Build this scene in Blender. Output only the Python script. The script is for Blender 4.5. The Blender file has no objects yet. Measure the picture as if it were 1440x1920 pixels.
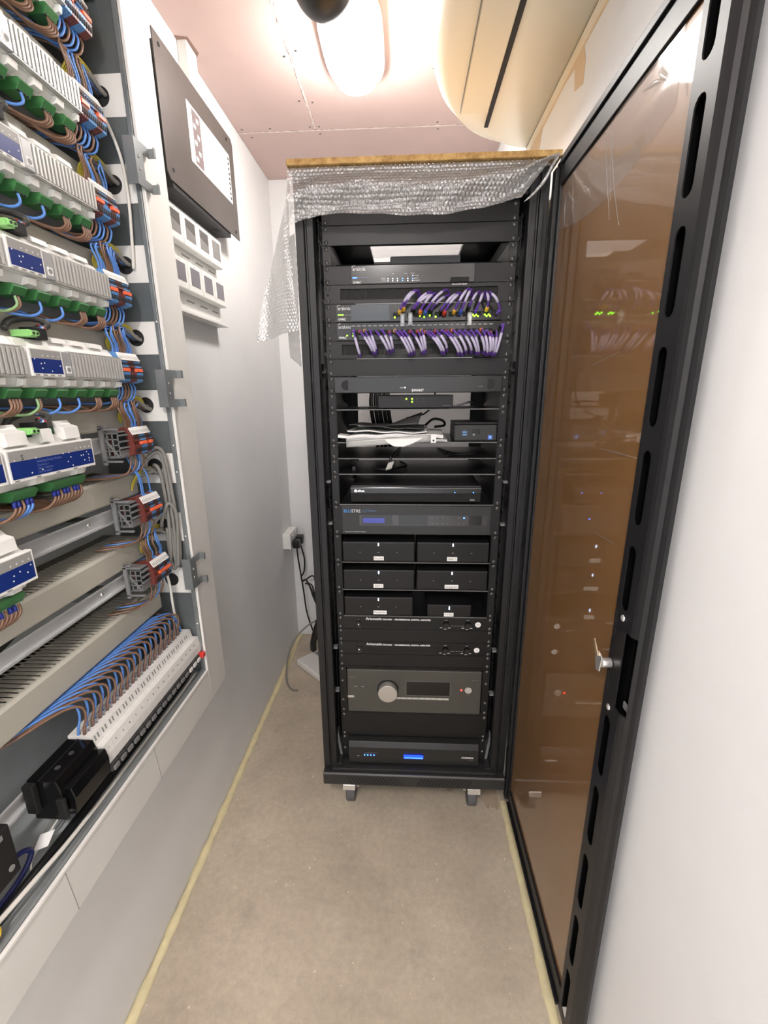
import bpy, math, random
from mathutils import Matrix, Vector
random.seed(7)
SC = bpy.context.scene
COL = SC.collection

# ---------------------------------------------------------------- camera
cam_data = bpy.data.cameras.new('camera')
cam_data.sensor_fit = 'VERTICAL'
cam_data.sensor_height = 36.0
cam_data.lens = 820.0 / 1920.0 * 36.0
cam_data.clip_start = 0.02
cam = bpy.data.objects.new('camera', cam_data)
COL.objects.link(cam)
R = ((0.99857, -0.00529, -0.05323), (0.05057, 0.26462, 0.96303), (0.0, 0.0, 0.0))
fwd = Vector((-0.0505, 0.9631, -0.2643)).normalized()   # axis of view
dwn = Vector((0.0053, -0.2644, -0.9644))
dwn = (dwn - fwd * dwn.dot(fwd)).normalized()
rgt = dwn.cross(fwd).normalized()
cam.matrix_world = Matrix(((rgt.x, -dwn.x, -fwd.x, 0.0), (rgt.y, -dwn.y, -fwd.y, 0.0),
                           (rgt.z, -dwn.z, -fwd.z, 1.45), (0, 0, 0, 1)))
SC.camera = cam

# ---------------------------------------------------------------- world, exposure
w = bpy.data.worlds.new('world'); SC.world = w
w.use_nodes = True
w.node_tree.nodes['Background'].inputs[0].default_value = (0.95, 0.96, 1.0, 1)
w.node_tree.nodes['Background'].inputs[1].default_value = 0.9
SC.view_settings.view_transform = 'Standard'
SC.view_settings.look = 'None'
SC.view_settings.gamma = 1.0
SC.view_settings.use_curve_mapping = False
SC.view_settings.exposure = EXPOSURE = 1.5
LAMP_FRONT = 24.0      # emission of the bulkhead lamp above the rack
LAMP_ROOM = 58.0       # ceiling light fitting further back in the room, behind the camera
# ---------------------------------------------------------------- materials
def lin(c):
    c = c / 255.0
    return c / 12.92 if c <= 0.04045 else ((c + 0.055) / 1.055) ** 2.4
def rgb(t): return (lin(t[0]), lin(t[1]), lin(t[2]), 1.0)
MATS = {}
def M(name, col, rough=0.5, metal=0.0, var=0.0, vscale=8.0, bump=0.0, bscale=60.0, coat=0.0, emit=None, es=0.0,
      spec=0.5, trans=0.0, stretch=None, var2=None):
    if name in MATS: return MATS[name]
    m = bpy.data.materials.new(name); m.use_nodes = True
    nt = m.node_tree; b = nt.nodes['Principled BSDF']
    b.inputs['Base Color'].default_value = rgb(col)
    b.inputs['Roughness'].default_value = rough
    b.inputs['Metallic'].default_value = metal
    b.inputs['Specular IOR Level'].default_value = spec
    b.inputs['Coat Weight'].default_value = coat
    b.inputs['Coat Roughness'].default_value = 0.03
    b.inputs['Transmission Weight'].default_value = trans
    if emit:
        b.inputs['Emission Color'].default_value = rgb(emit); b.inputs['Emission Strength'].default_value = es
    src = None
    if var or bump:
        tc = nt.nodes.new('ShaderNodeTexCoord'); mp = nt.nodes.new('ShaderNodeMapping')
        nt.links.new(tc.outputs['Object'], mp.inputs[0])
        if stretch: mp.inputs['Scale'].default_value = stretch
        src = mp.outputs[0]
    if var:
        n = nt.nodes.new('ShaderNodeTexNoise'); n.inputs['Scale'].default_value = vscale
        n.inputs['Detail'].default_value = 6; n.inputs['Roughness'].default_value = 0.62
        nt.links.new(src, n.inputs['Vector'])
        r = nt.nodes.new('ShaderNodeValToRGB')
        c = rgb(col); d = rgb(var2) if var2 else tuple(max(0, x * (1 - var)) for x in c[:3]) + (1,)
        u = c if var2 else tuple(min(1, x * (1 + var)) for x in c[:3]) + (1,)
        r.color_ramp.elements[0].position = 0.32; r.color_ramp.elements[0].color = d
        r.color_ramp.elements[1].position = 0.68; r.color_ramp.elements[1].color = u
        nt.links.new(n.outputs['Fac'], r.inputs[0]); nt.links.new(r.outputs[0], b.inputs['Base Color'])
    if bump:
        n2 = nt.nodes.new('ShaderNodeTexNoise'); n2.inputs['Scale'].default_value = bscale; n2.inputs['Detail'].default_value = 4
        nt.links.new(src, n2.inputs['Vector'])
        bp = nt.nodes.new('ShaderNodeBump'); bp.inputs['Strength'].default_value = bump; bp.inputs['Distance'].default_value = 0.004
        nt.links.new(n2.outputs['Fac'], bp.inputs['Height']); nt.links.new(bp.outputs[0], b.inputs['Normal'])
    MATS[name] = m
    return m

WALL = M('wall_paint', (231, 231, 231), 0.75, var=0.03, vscale=2.5, bump=0.05, bscale=90)
PINK = M('pink_plasterboard', (213, 188, 182), 0.85, var=0.05, vscale=3.0, bump=0.06, bscale=120)
FILLER = M('joint_filler', (236, 222, 214), 0.9, bump=0.8, bscale=150)
FOAM = M('expanding_foam', (226, 214, 172), 0.8, var=0.08, vscale=30, bump=0.5, bscale=80)
BLK = M('black_powder_coat', (26, 26, 28), 0.42, spec=0.4, bump=0.03, bscale=900)
BLK2 = M('black_panel_steel', (21, 21, 22), 0.42, spec=0.33, var=0.08, vscale=12)
BLKG = M('black_gloss', (16, 16, 17), 0.16)
BLKM = M('black_matt', (15, 15, 16), 0.7)
DGREY = M('dark_grey_plastic', (36, 36, 38), 0.45)
GREYP = M('grey_plastic', (120, 121, 122), 0.5)
SLOTSHADE = M('painted_slot_shade', (5, 5, 5), 0.9, spec=0.1)
WHITE = M('white_plastic', (232, 231, 227), 0.42)
WHITE2 = M('white_lacquer', (222, 221, 216), 0.4, var=0.02, vscale=6)
PAPER = M('white_paper', (238, 238, 236), 0.75)
INK = M('dark_ink', (38, 38, 40), 0.7)
PRINTW = M('white_print', (226, 226, 226), 0.6)
PRINTG = M('grey_print', (140, 140, 138), 0.6)
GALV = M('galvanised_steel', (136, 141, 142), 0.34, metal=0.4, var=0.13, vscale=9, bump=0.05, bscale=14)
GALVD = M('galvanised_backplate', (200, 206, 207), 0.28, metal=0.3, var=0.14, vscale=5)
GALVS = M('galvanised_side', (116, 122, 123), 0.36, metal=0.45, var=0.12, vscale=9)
RAILM = M('zinc_rail', (222, 224, 224), 0.22, metal=0.45)
CHROME = M('chrome', (222, 222, 220), 0.16, metal=0.75)
SCREWM = M('black_screw', (104, 103, 102), 0.28, metal=0.6)
DUCTM = M('beige_wiring_duct', (178, 175, 163), 0.5)
BROWNB = M('brown_terminal', (108, 52, 46), 0.45)
BLUEB = M('blue_terminal', (88, 140, 196), 0.45)
ORANGE = M('orange_jumper', (244, 112, 72), 0.4)
WBROWN = M('brown_wire', (128, 97, 78), 0.4)
WBLUE = M('blue_wire', (92, 140, 214), 0.4)
WNAVY = M('navy_wire', (36, 44, 100), 0.45)
WYEL = M('yellow_green_wire', (206, 192, 66), 0.45)
WLGRN = M('pale_green_wire', (136, 170, 120), 0.45)
WGREY = M('grey_sheath', (130, 129, 124), 0.5)
WDGREY = M('dark_grey_sheath', (64, 64, 62), 0.5)
WWHT = M('white_sheath', (226, 224, 216), 0.5)
WBLK = M('black_cable', (18, 18, 19), 0.45)
WRED = M('red_wire', (206, 60, 46), 0.45)
GREENC = M('green_connector', (62, 120, 68), 0.45)
LGREEN = M('light_green_connector', (140, 200, 120), 0.4)
PCB = M('green_circuit_board', (30, 92, 62), 0.5)
BLUEL = M('blue_label', (20, 44, 116), 0.4)
GREYL = M('grey_label', (150, 149, 146), 0.5)
ALU = M('ribbed_aluminium', (205, 204, 200), 0.38, metal=0.35)
PURP = M('purple_cable', (108, 72, 172), 0.45)
TAGM = M('lavender_tag', (192, 186, 214), 0.5)
CHIP = M('chipboard', (204, 168, 108), 0.8, var=1, vscale=60, var2=(150, 112, 62), bump=0.4, bscale=200)
ACW = M('ac_plastic', (238, 232, 214), 0.35)
LEDG = M('led_green', (120, 230, 30), 0.4, emit=(130, 255, 30), es=3.0)
LEDB = M('led_blue', (40, 90, 255), 0.4, emit=(50, 110, 255), es=4.0)
LEDW = M('led_white', (210, 225, 255), 0.4, emit=(200, 220, 255), es=3.0)
LEDR = M('led_red', (255, 40, 30), 0.4, emit=(255, 40, 30), es=4.0)
LCDB = M('blue_display', (40, 46, 120), 0.2, emit=(46, 54, 140), es=0.25)
LAMPM = M('lamp_diffuser', (255, 250, 240), 0.4, emit=(255, 251, 247), es=LAMP_FRONT)
CARD = M('cardboard', (178, 160, 138), 0.85, var=0.1, vscale=20)
KRAFT = M('brown_acrylic', (126, 91, 52), 0.45, coat=1.0, var=0.07, vscale=3)
YEL = M('yellow_boot', (236, 190, 60), 0.45)
REDB = M('red_boot', (214, 66, 46), 0.45)
ORB = M('orange_boot', (238, 128, 50), 0.45)
BLUB = M('blue_boot', (60, 96, 190), 0.45)

def floor_material():
    m = bpy.data.materials.new('concrete_screed'); m.use_nodes = True
    nt = m.node_tree; b = nt.nodes['Principled BSDF']; b.inputs['Roughness'].default_value = 0.72
    tc = nt.nodes.new('ShaderNodeTexCoord')
    def noise(sc, det, ro=0.6):
        n = nt.nodes.new('ShaderNodeTexNoise'); n.inputs['Scale'].default_value = sc
        n.inputs['Detail'].default_value = det; n.inputs['Roughness'].default_value = ro
        nt.links.new(tc.outputs['Object'], n.inputs['Vector']); return n
    def ramp(n, p0, c0, p1, c1):
        r = nt.nodes.new('ShaderNodeValToRGB')
        r.color_ramp.elements[0].position = p0; r.color_ramp.elements[0].color = c0
        r.color_ramp.elements[1].position = p1; r.color_ramp.elements[1].color = c1
        nt.links.new(n.outputs['Fac'], r.inputs[0]); return r
    def mix(kind, fac, a, bb):
        x = nt.nodes.new('ShaderNodeMix'); x.data_type = 'RGBA'; x.blend_type = kind
        x.inputs[0].default_value = fac
        nt.links.new(a, x.inputs[6]); nt.links.new(bb, x.inputs[7]); return x.outputs[2]
    a = ramp(noise(3.2, 8, 0.55), 0.33, rgb((181, 169, 151)), 0.7, rgb((210, 197, 177)))
    c = ramp(noise(55, 6, 0.7), 0.3, (0.86, 0.86, 0.86, 1), 0.75, (1.14, 1.14, 1.12, 1))
    d = ramp(noise(9.5, 5, 0.5), 0.56, (1, 1, 1, 1), 0.75, (0.86, 0.87, 0.89, 1))
    sp = ramp(noise(85, 2, 0.4), 0.72, (0, 0, 0, 1), 0.77, (0.5, 0.48, 0.45, 1))
    o = mix('MULTIPLY', 1.0, a.outputs[0], c.outputs[0]); o = mix('MULTIPLY', 1.0, o, d.outputs[0])
    o = mix('ADD', 0.5, o, sp.outputs[0])
    nt.links.new(o, b.inputs['Base Color'])
    bp = nt.nodes.new('ShaderNodeBump'); bp.inputs['Strength'].default_value = 0.25; bp.inputs['Distance'].default_value = 0.003
    nt.links.new(noise(40, 6).outputs['Fac'], bp.inputs['Height']); nt.links.new(bp.outputs[0], b.inputs['Normal'])
    return m
FLOORM = floor_material()

def film_material(name, transp, col, rough, bumps=0.0):
    m = bpy.data.materials.new(name); m.use_nodes = True
    nt = m.node_tree; nt.nodes.remove(nt.nodes['Principled BSDF'])
    out = nt.nodes['Material Output']
    t = nt.nodes.new('ShaderNodeBsdfTransparent')
    g = nt.nodes.new('ShaderNodeBsdfGlossy'); g.inputs['Roughness'].default_value = rough
    d = nt.nodes.new('ShaderNodeBsdfDiffuse'); d.inputs[0].default_value = col
    tl = nt.nodes.new('ShaderNodeBsdfTranslucent'); tl.inputs[0].default_value = col
    dd = nt.nodes.new('ShaderNodeMixShader'); dd.inputs[0].default_value = 0.45
    nt.links.new(d.outputs[0], dd.inputs[1]); nt.links.new(tl.outputs[0], dd.inputs[2])
    m1 = nt.nodes.new('ShaderNodeMixShader'); m1.inputs[0].default_value = 0.58
    nt.links.new(dd.outputs[0], m1.inputs[1]); nt.links.new(g.outputs[0], m1.inputs[2])
    m2 = nt.nodes.new('ShaderNodeMixShader'); m2.inputs[0].default_value = 1 - transp
    nt.links.new(t.outputs[0], m2.inputs[1]); nt.links.new(m1.outputs[0], m2.inputs[2])
    nt.links.new(m2.outputs[0], out.inputs[0])
    if bumps:
        tc = nt.nodes.new('ShaderNodeTexCoord')
        n = nt.nodes.new('ShaderNodeTexNoise'); n.inputs['Scale'].default_value = 90; n.inputs['Detail'].default_value = 5
        nt.links.new(tc.outputs['Object'], n.inputs['Vector'])
        bp = nt.nodes.new('ShaderNodeBump'); bp.inputs['Strength'].default_value = bumps; bp.inputs['Distance'].default_value = 0.006
        nt.links.new(n.outputs['Fac'], bp.inputs['Height'])
        nt.links.new(bp.outputs[0], g.inputs['Normal'])
    return m
BUBBLE = film_material('bubble_wrap_film', 0.44, (0.86, 0.87, 0.88, 1), 0.12, 0.8)
BUBBLE2 = film_material('bubble_wrap_double', 0.22, (0.88, 0.89, 0.89, 1), 0.15, 0.5)
CLEARP = film_material('clear_plastic', 0.82, (0.6, 0.6, 0.6, 1), 0.1)
FILM = film_material('clear_film', 0.72, (0.8, 0.8, 0.8, 1), 0.08)

# ---------------------------------------------------------------- mesh helpers
class MB:
    def __init__(s): s.v = []; s.f = []; s.m = []; s.s = []
    def add(s, vs, fs, m=0, sm=False):
        o = len(s.v); s.v += [tuple(v) for v in vs]
        for f in fs: s.f.append(tuple(i + o for i in f)); s.m.append(m); s.s.append(sm)
        return s
    def box(s, x0, x1, y0, y1, z0, z1, m=0):
        return s.add([(x0,y0,z0),(x1,y0,z0),(x1,y1,z0),(x0,y1,z0),(x0,y0,z1),(x1,y0,z1),(x1,y1,z1),(x0,y1,z1)],
                     [(0,3,2,1),(4,5,6,7),(0,1,5,4),(1,2,6,5),(2,3,7,6),(3,0,4,7)], m)
    def prism(s, poly, a0, a1, ax='y', m=0, sm=False):   # poly in the two other axes (in x,y,z order)
        n = len(poly)
        def P(p, a): return {'x': (a, p[0], p[1]), 'y': (p[0], a, p[1]), 'z': (p[0], p[1], a)}[ax]
        vs = [P(p, a0) for p in poly] + [P(p, a1) for p in poly]
        fs = [(i, (i+1) % n, n + (i+1) % n, n + i) for i in range(n)]
        s.add(vs, fs, m, sm); o = len(s.v) - 2*n
        for f in (tuple(range(n-1, -1, -1)), tuple(range(n, 2*n))):
            s.f.append(tuple(i + o for i in f)); s.m.append(m); s.s.append(False)
        return s
    def cyl(s, c, r, a0, a1, ax='z', n=16, m=0, r1=None, sm=True):
        r1 = r if r1 is None else r1
        def P(q, rr, a):
            u, v = rr*math.cos(q), rr*math.sin(q)
            return {'x': (a, c[0]+u, c[1]+v), 'y': (c[0]+u, a, c[1]+v), 'z': (c[0]+u, c[1]+v, a)}[ax]
        vs = [P(2*math.pi*i/n, r, a0) for i in range(n)] + [P(2*math.pi*i/n, r1, a1) for i in range(n)]
        s.add(vs, [(i, (i+1) % n, n + (i+1) % n, n + i) for i in range(n)], m, sm); o = len(s.v) - 2*n
        for f in (tuple(range(n-1, -1, -1)), tuple(range(n, 2*n))):
            s.f.append(tuple(i + o for i in f)); s.m.append(m); s.s.append(False)
        return s
    def tube(s, pts, r, n=6, m=0, sub=4, cap=True):
        P = spline([Vector(p) for p in pts], sub) if sub > 1 else [Vector(p) for p in pts]
        rs = r if isinstance(r, (list, tuple)) else None
        vs = []; up = None; k = len(P)
        for i in range(k):
            t = (P[min(i+1, k-1)] - P[max(i-1, 0)])
            if t.length < 1e-9: t = Vector((0, 0, 1))
            t.normalize()
            if up is None:
                up = Vector((0, 0, 1)) if abs(t.z) < 0.9 else Vector((1, 0, 0))
            a = t.cross(up)
            if a.length < 1e-6: a = t.cross(Vector((0.3, 0.8, 0.5)))
            a.normalize(); up = a.cross(t)
            if rs:
                q = i / (k - 1) * (len(rs) - 1); j = min(int(q), len(rs) - 2); rr = rs[j] + (rs[j+1] - rs[j]) * (q - j)
            else: rr = r
            for j in range(n):
                g = 2*math.pi*j/n
                vs.append(P[i] + a*(rr*math.cos(g)) + up*(rr*math.sin(g)))
        fs = [(i*n+j, i*n+(j+1) % n, (i+1)*n+(j+1) % n, (i+1)*n+j) for i in range(k-1) for j in range(n)]
        s.add(vs, fs, m, True); o = len(s.v) - k*n
        if cap:
            for f in (tuple(range(n-1, -1, -1)), tuple(range((k-1)*n, k*n))):
                s.f.append(tuple(i + o for i in f)); s.m.append(m); s.s.append(False)
        return s
    def grid(s, fn, nu, nv, m=0, sm=True):
        vs = [fn(i/nu, j/nv) for j in range(nv+1) for i in range(nu+1)]
        w_ = nu + 1
        return s.add(vs, [(j*w_+i, j*w_+i+1, (j+1)*w_+i+1, (j+1)*w_+i) for j in range(nv) for i in range(nu)], m, sm)
    def dome(s, c, r, ax, h=None, n=12, k=4, m=0, sign=1):
        h = r if h is None else h; vs = []; fs = []
        for i in range(k):
            q = math.pi/2*i/k
            for j in range(n):
                g = 2*math.pi*j/n; u, v, a = r*math.cos(q)*math.cos(g), r*math.cos(q)*math.sin(g), sign*h*math.sin(q)
                vs.append({'x': (c[0]+a, c[1]+u, c[2]+v), 'y': (c[0]+u, c[1]+a, c[2]+v), 'z': (c[0]+u, c[1]+v, c[2]+a)}[ax])
        a = sign*h
        vs.append({'x': (c[0]+a, c[1], c[2]), 'y': (c[0], c[1]+a, c[2]), 'z': (c[0], c[1], c[2]+a)}[ax])
        for i in range(k-1):
            for j in range(n): fs.append((i*n+j, i*n+(j+1) % n, (i+1)*n+(j+1) % n, (i+1)*n+j))
        for j in range(n): fs.append(((k-1)*n+j, (k-1)*n+(j+1) % n, k*n))
        return s.add(vs, fs, m, True)
def spline(P, sub):
    out = []
    for i in range(len(P)-1):
        p0, p1, p2, p3 = P[max(i-1, 0)], P[i], P[i+1], P[min(i+2, len(P)-1)]
        for k in range(sub):
            t = k/sub
            out.append(0.5*((2*p1) + (p2-p0)*t + (2*p0-5*p1+4*p2-p3)*t*t + (3*p1-p0-3*p2+p3)*t**3))
    out.append(P[-1]); return out
OFF = {}
def obj(name, mb, mats, parent=None, bevel=0.0, origin=None, kind=None, label=None, seg=2, solid=0.0):
    off = Vector(origin) if origin is not None else (OFF[parent.name] if parent else Vector((0, 0, 0)))
    me = bpy.data.meshes.new(name)
    me.from_pydata([(v[0]-off.x, v[1]-off.y, v[2]-off.z) for v in mb.v], [], mb.f)
    for mt in (mats if isinstance(mats, (list, tuple)) else [mats]): me.materials.append(mt)
    me.polygons.foreach_set('material_index', mb.m); me.polygons.foreach_set('use_smooth', mb.s)
    me.update()
    o = bpy.data.objects.new(name, me); COL.objects.link(o); OFF[o.name] = off
    if parent: o.parent = parent; o.location = off - OFF[parent.name]
    else: o.location = off
    if bevel:
        b = o.modifiers.new('bevel', 'BEVEL'); b.width = bevel; b.segments = seg; b.limit_method = 'ANGLE'
    if solid:
        b = o.modifiers.new('solidify', 'SOLIDIFY'); b.thickness = solid
    if kind: o['kind'] = kind
    if label: o['label'] = label
    return o
def tag(o, label, cat, group=None):
    o['label'] = label; o['category'] = cat
    if group: o['group'] = group
    return o
def thing(name, label, cat, loc, group=None):
    o = bpy.data.objects.new(name, None); COL.objects.link(o); o.location = loc
    o.empty_display_size = 0.02
    OFF[o.name] = Vector(loc); return tag(o, label, cat, group)
def inst(src, parent, loc, name=None):        # a copy of a part (shared mesh) under another parent, at a world position
    c = src.copy(); COL.objects.link(c); c.parent = parent
    OFF[c.name] = Vector(loc); c.location = Vector(loc) - (OFF[parent.name] if parent else Vector((0, 0, 0)))
    return c
def copy_tree(src, parent=None, loc=None):
    c = src.copy(); COL.objects.link(c); c.parent = parent
    if loc is not None: c.location = loc
    OFF[c.name] = Vector(c.location) if parent is None else OFF[src.name]
    for ch in list(src.children): copy_tree(ch, c)
    return c
ROT = {'front': Matrix(((1,0,0),(0,0,-1),(0,1,0))),            # faces -Y, reads along +X
       'left': Matrix(((0,0,1),(1,0,0),(0,1,0)))}              # faces +X, reads along +Y
def text(body, size, mat, parent, loc, face='front', name='lettering', align='LEFT', sx=1.0, tilt=0.0, bold=0.0, shear=0.0):
    cu = bpy.data.curves.new('t', 'FONT'); cu.body = body; cu.size = size; cu.align_x = align; cu.resolution_u = 2
    cu.offset = bold; cu.shear = shear
    t = bpy.data.objects.new('t', cu); COL.objects.link(t)
    dg = bpy.context.evaluated_depsgraph_get()
    me = bpy.data.meshes.new_from_object(t.evaluated_get(dg))
    bpy.data.objects.remove(t); bpy.data.curves.remove(cu)
    me.name = name
    rot = ROT[face].to_4x4() @ Matrix.Rotation(tilt, 4, 'X')
    me.transform(rot @ Matrix.Diagonal((sx, 1, 1, 1)))
    me.materials.clear(); me.materials.append(mat)
    o = bpy.data.objects.new(name, me); COL.objects.link(o); o.parent = parent
    OFF[o.name] = Vector(loc); o.location = Vector(loc) - OFF[parent.name]
    return o

# ---------------------------------------------------------------- room shell
XL, XR, YB, YF, ZC = -0.665, 0.378, 2.40, -1.25, 2.43
def struct(name, mb, mat, **k):
    return obj(name, mb, mat, kind='structure', **k)
struct('floor', MB().box(-1.0, 0.6, YF-0.1, YB+0.1, -0.1, 0.0), FLOORM)
ceil = struct('ceiling', MB().box(-1.0, 0.6, YF-0.1, YB+0.1, ZC+0.012, ZC+0.1), FILLER)
for b in ((XL, -0.3585, YF, 2.0075), (-0.3545, XR, YF, 2.0075), (XL, XR, 2.0115, YB)):
    obj('plasterboard_panel', MB().box(b[0], b[1], b[2], b[3], ZC, ZC+0.0118), PINK, ceil, bevel=0.002)
rng = random.Random(3)
def bead(p0, p1, w_, n):                                       # ragged filler along a board joint
    mb = MB()
    def f(u, v):
        j = (rng.random()-0.5)*0.6*w_ if 0 < u < 1 else 0
        q = (v-0.5)*w_ + j
        dx, dy = p1[0]-p0[0], p1[1]-p0[1]; L_ = math.hypot(dx, dy)
        return (p0[0]+dx*u - dy/L_*q, p0[1]+dy*u + dx/L_*q, ZC - 0.0004 - 0.0016*(1-abs(2*v-1))*rng.random())
    return mb.grid(f, n, 2, sm=False)
obj('joint_filler', bead((-0.3565, 0.4), (-0.3565, 2.0), 0.007, 150), FILLER, ceil)
obj('joint_filler', bead((XL, 2.0095), (XR, 2.0095), 0.007, 110), FILLER, ceil)
scr = None
for x, y in ((-.335,1.60),(-.375,1.62),(-.38,1.83),(-.335,1.84),(-.64,1.985),(-.53,1.985),(-.375,1.985),(-.34,1.985),(.11,1.985),(.115,2.03),(-.345,2.035),
             (.07,1.42),(.08,1.70),(-.62,2.04)):
    if scr is None:
        scr = obj('screw', MB().cyl((x, y), 0.004, ZC-0.0008, ZC-0.0001, 'z', 8), SCREWM, ceil, origin=(x, y, ZC))
    else: inst(scr, ceil, (x, y, ZC))
# left wall with the recess for the electrical cabinet
RY0, RY1, RZ0, RZ1 = 0.23, 1.16, 0.60, 2.33
wl = MB().box(-0.90, XL, YF-0.1, RY0, 0, ZC+0.012).box(-0.90, XL, RY1, YB+0.1, 0, ZC+0.012)
wl.box(-0.90, XL, RY0, RY1, 0, RZ0).box(-0.90, XL, RY0, RY1, RZ1, ZC+0.012).box(-0.90, -0.83, RY0, RY1, RZ0, RZ1)
struct('wall_left', wl, WALL)
wr = struct('wall_right', MB().box(XR, XR+0.15, YF-0.1, YB+0.1, 0, ZC+0.012), WALL)
obj('bare_plaster_patch', MB().prism([(1.00, 2.172), (1.072, 2.160), (1.191, 2.165), (1.176, 2.133), (1.178, 2.090), (1.233, 2.106), (1.245, 2.155), (1.311, 2.163), (1.491, 2.160), (1.517, 2.112), (1.561, 2.128), (1.62, 2.145), (1.62, 2.176), (1.00, 2.176)], XR-0.0009, XR-0.0002, 'x'), M('bare_plaster', (212, 190, 158), 0.8), wr)
wb = struct('wall_back', MB().box(XL, XR, YB, YB+0.1, 0, ZC+0.012), WALL)
struct('wall_front', MB().box(XL, -0.56, YF-0.1, YF, 0, ZC+0.012).box(0.30, XR, YF-0.1, YF, 0, ZC+0.012).box(-0.56, 0.30, YF-0.1, YF, 2.08, ZC+0.012), WALL)   # open doorway behind the camera
def foam(x, y0, y1, r, flip):
    mb = MB(); n = int((y1-y0)/0.02); k = 7
    ph = [rng.random()*6 for _ in range(4)]
    def f(u, v):
        y = y0 + (y1-y0)*u
        rr = r*(1 + 0.12*math.sin(y*37+ph[0]) + 0.1*math.sin(y*91+ph[1]) + 0.14*(rng.random()-0.5))
        a = math.pi*v
        return (x + flip*rr*1.1*math.cos(a), y, max(0.0008, 0.85*rr*math.sin(a)))
    mb.grid(f, n, k); return mb
struct('trim_1', foam(XL+0.0135, -0.6, 2.38, 0.0115, 1), FOAM)
struct('trim_2', foam(XR-0.0185, -0.6, 1.28, 0.0115, 1), FOAM)
# ---------------------------------------------------------------- equipment rack
CX, Y0, U = 0.028, 1.226, 0.0447
def zU(k): return 1.849 - U*k
RL, RR, RY = -0.272, 0.328, 1.19            # rack outer sides, front plane
rack = thing('equipment_rack', 'tall black 19 inch equipment rack on castors with its door swung open', 'rack', (CX, 1.6, 0.0))
RB, RT, REAR = 0.178, 1.945, 1.98
for sx in (-1, 1):
    xo = RL if sx < 0 else RR
    obj('side_panel', MB().box(xo, xo - sx*0.002, RY+0.06, REAR-0.045, RB+0.05, RT-0.012), BLK2, rack)
    # front post: two flat faces with a groove between, set back return behind
    a = [(xo, RY), (xo - sx*0.020, RY), (xo - sx*0.0215, RY+0.008), (xo - sx*0.0255, RY+0.008), (xo - sx*0.027, RY+0.001),
         (xo - sx*0.043, RY+0.001), (xo - sx*0.0445, RY+0.004), (xo - sx*0.0445, RY+0.03), (xo, RY+0.055)]
    obj('front_post', MB().prism(a if sx < 0 else a[::-1], RB+0.052, RT-0.012, 'z'), BLK, rack, bevel=0.001)
    obj('rear_post', MB().box(min(xo, xo-sx*0.045), max(xo, xo-sx*0.045), REAR-0.045, REAR, RB+0.052, RT-0.012), BLK, rack)
    xr = CX + sx*0.2325
    rl = MB().box(xr-0.0085, xr+0.0085, 1.2302, 1.2322, 0.24, zU(-1)+0.01).box(xr+sx*0.0085-0.001, xr+sx*0.0085+0.001, 1.2322, 1.275, 0.24, zU(-1)+0.01)
    obj('mounting_rail', rl, BLK2, rack)
    rl = MB().box(xr-0.0085, xr+0.0085, 1.80, 1.802, 0.24, zU(-1)+0.01).box(xr+sx*0.0085-0.001, xr+sx*0.0085+0.001, 1.802, 1.85, 0.24, zU(-1)+0.01)
    obj('mounting_rail', rl, BLK2, rack)
    # perforated cable lacing strip between post and rail
    lb = MB(); xl = xo - sx*0.047
    z = 0.26
    while z < 1.84:
        for yy in (1.245, 1.262, 1.279, 1.296): lb.box(xl-0.0012, xl+0.0012, yy, yy+0.0035, z, z+0.036)
        lb.box(xl-0.0012, xl+0.0012, 1.240, 1.305, z+0.036, z+0.0447); z += 0.0447
    obj('lacing_strip', lb, BLK2, rack)
    # cross braces that carry the rails
    for zb in (0.27, 0.62, 1.10, 1.50, 1.86):
        obj('depth_brace', MB().box(min(xo-sx*0.003, xo-sx*0.04), max(xo-sx*0.003, xo-sx*0.04), 1.32, REAR-0.05, zb, zb+0.03), BLK, rack)
    for zb in (0.50, 0.66, 1.075, 1.20, 1.50):                 # little grey metal steps of the rail brackets seen in the gap
        obj('rail_bracket', MB().box(min(xo-sx*0.042, xo-sx*0.0555), max(xo-sx*0.042, xo-sx*0.0555), 1.222, 1.24, zb, zb+0.006), GREYP if zb < 1.3 else BLK, rack)
obj('top_cap', MB().box(RL, RR, RY, 1.55, RT-0.012, RT).box(RL, RR, 1.92, REAR, RT-0.012, RT).box(RL, -0.13, 1.55, 1.92, RT-0.012, RT).box(0.19, RR, 1.55, 1.92, RT-0.012, RT), BLK, rack)
obj('top_frame', MB().box(RL+0.046, RR-0.046, RY+0.012, RY+0.03, zU(-1)+0.002, RT-0.012), BLK, rack)
obj('rear_frame', MB().box(RL+0.046, RR-0.046, REAR-0.03, REAR-0.01, RT-0.10, RT-0.012).box(RL+0.046, RR-0.046, REAR-0.03, REAR-0.01, RB+0.05, RB+0.16), BLK, rack)
for i in range(8):
    z = 1.86 - i*0.19
    obj('post_slot', MB().box(RR-0.0125, RR-0.0075, RY-0.0004, RY+0.0004, z-0.125, z), BLKM, rack)
base = obj('base_plinth', MB().prism([(RY-0.025, RB+0.004), (RY-0.025, RB+0.043), (RY-0.020, RB+0.048), (REAR, RB+0.048), (REAR, RB)
        , (RY-0.021, RB)], RL, RR, 'x'), M('plinth_grey', (40, 40, 40), 0.4), rack, bevel=0.0015)
vs = MB()
def para(x, dx):
    return [(x, RY-0.0256, RB+0.008), (x+0.004, RY-0.0256, RB+0.008), (x+0.004+dx, RY-0.0256, RB+0.037), (x+dx, RY-0.0256, RB+0.037),
            (x, RY-0.024, RB+0.008), (x+0.004, RY-0.024, RB+0.008), (x+0.004+dx, RY-0.024, RB+0.037), (x+dx, RY-0.024, RB+0.037)]
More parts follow.
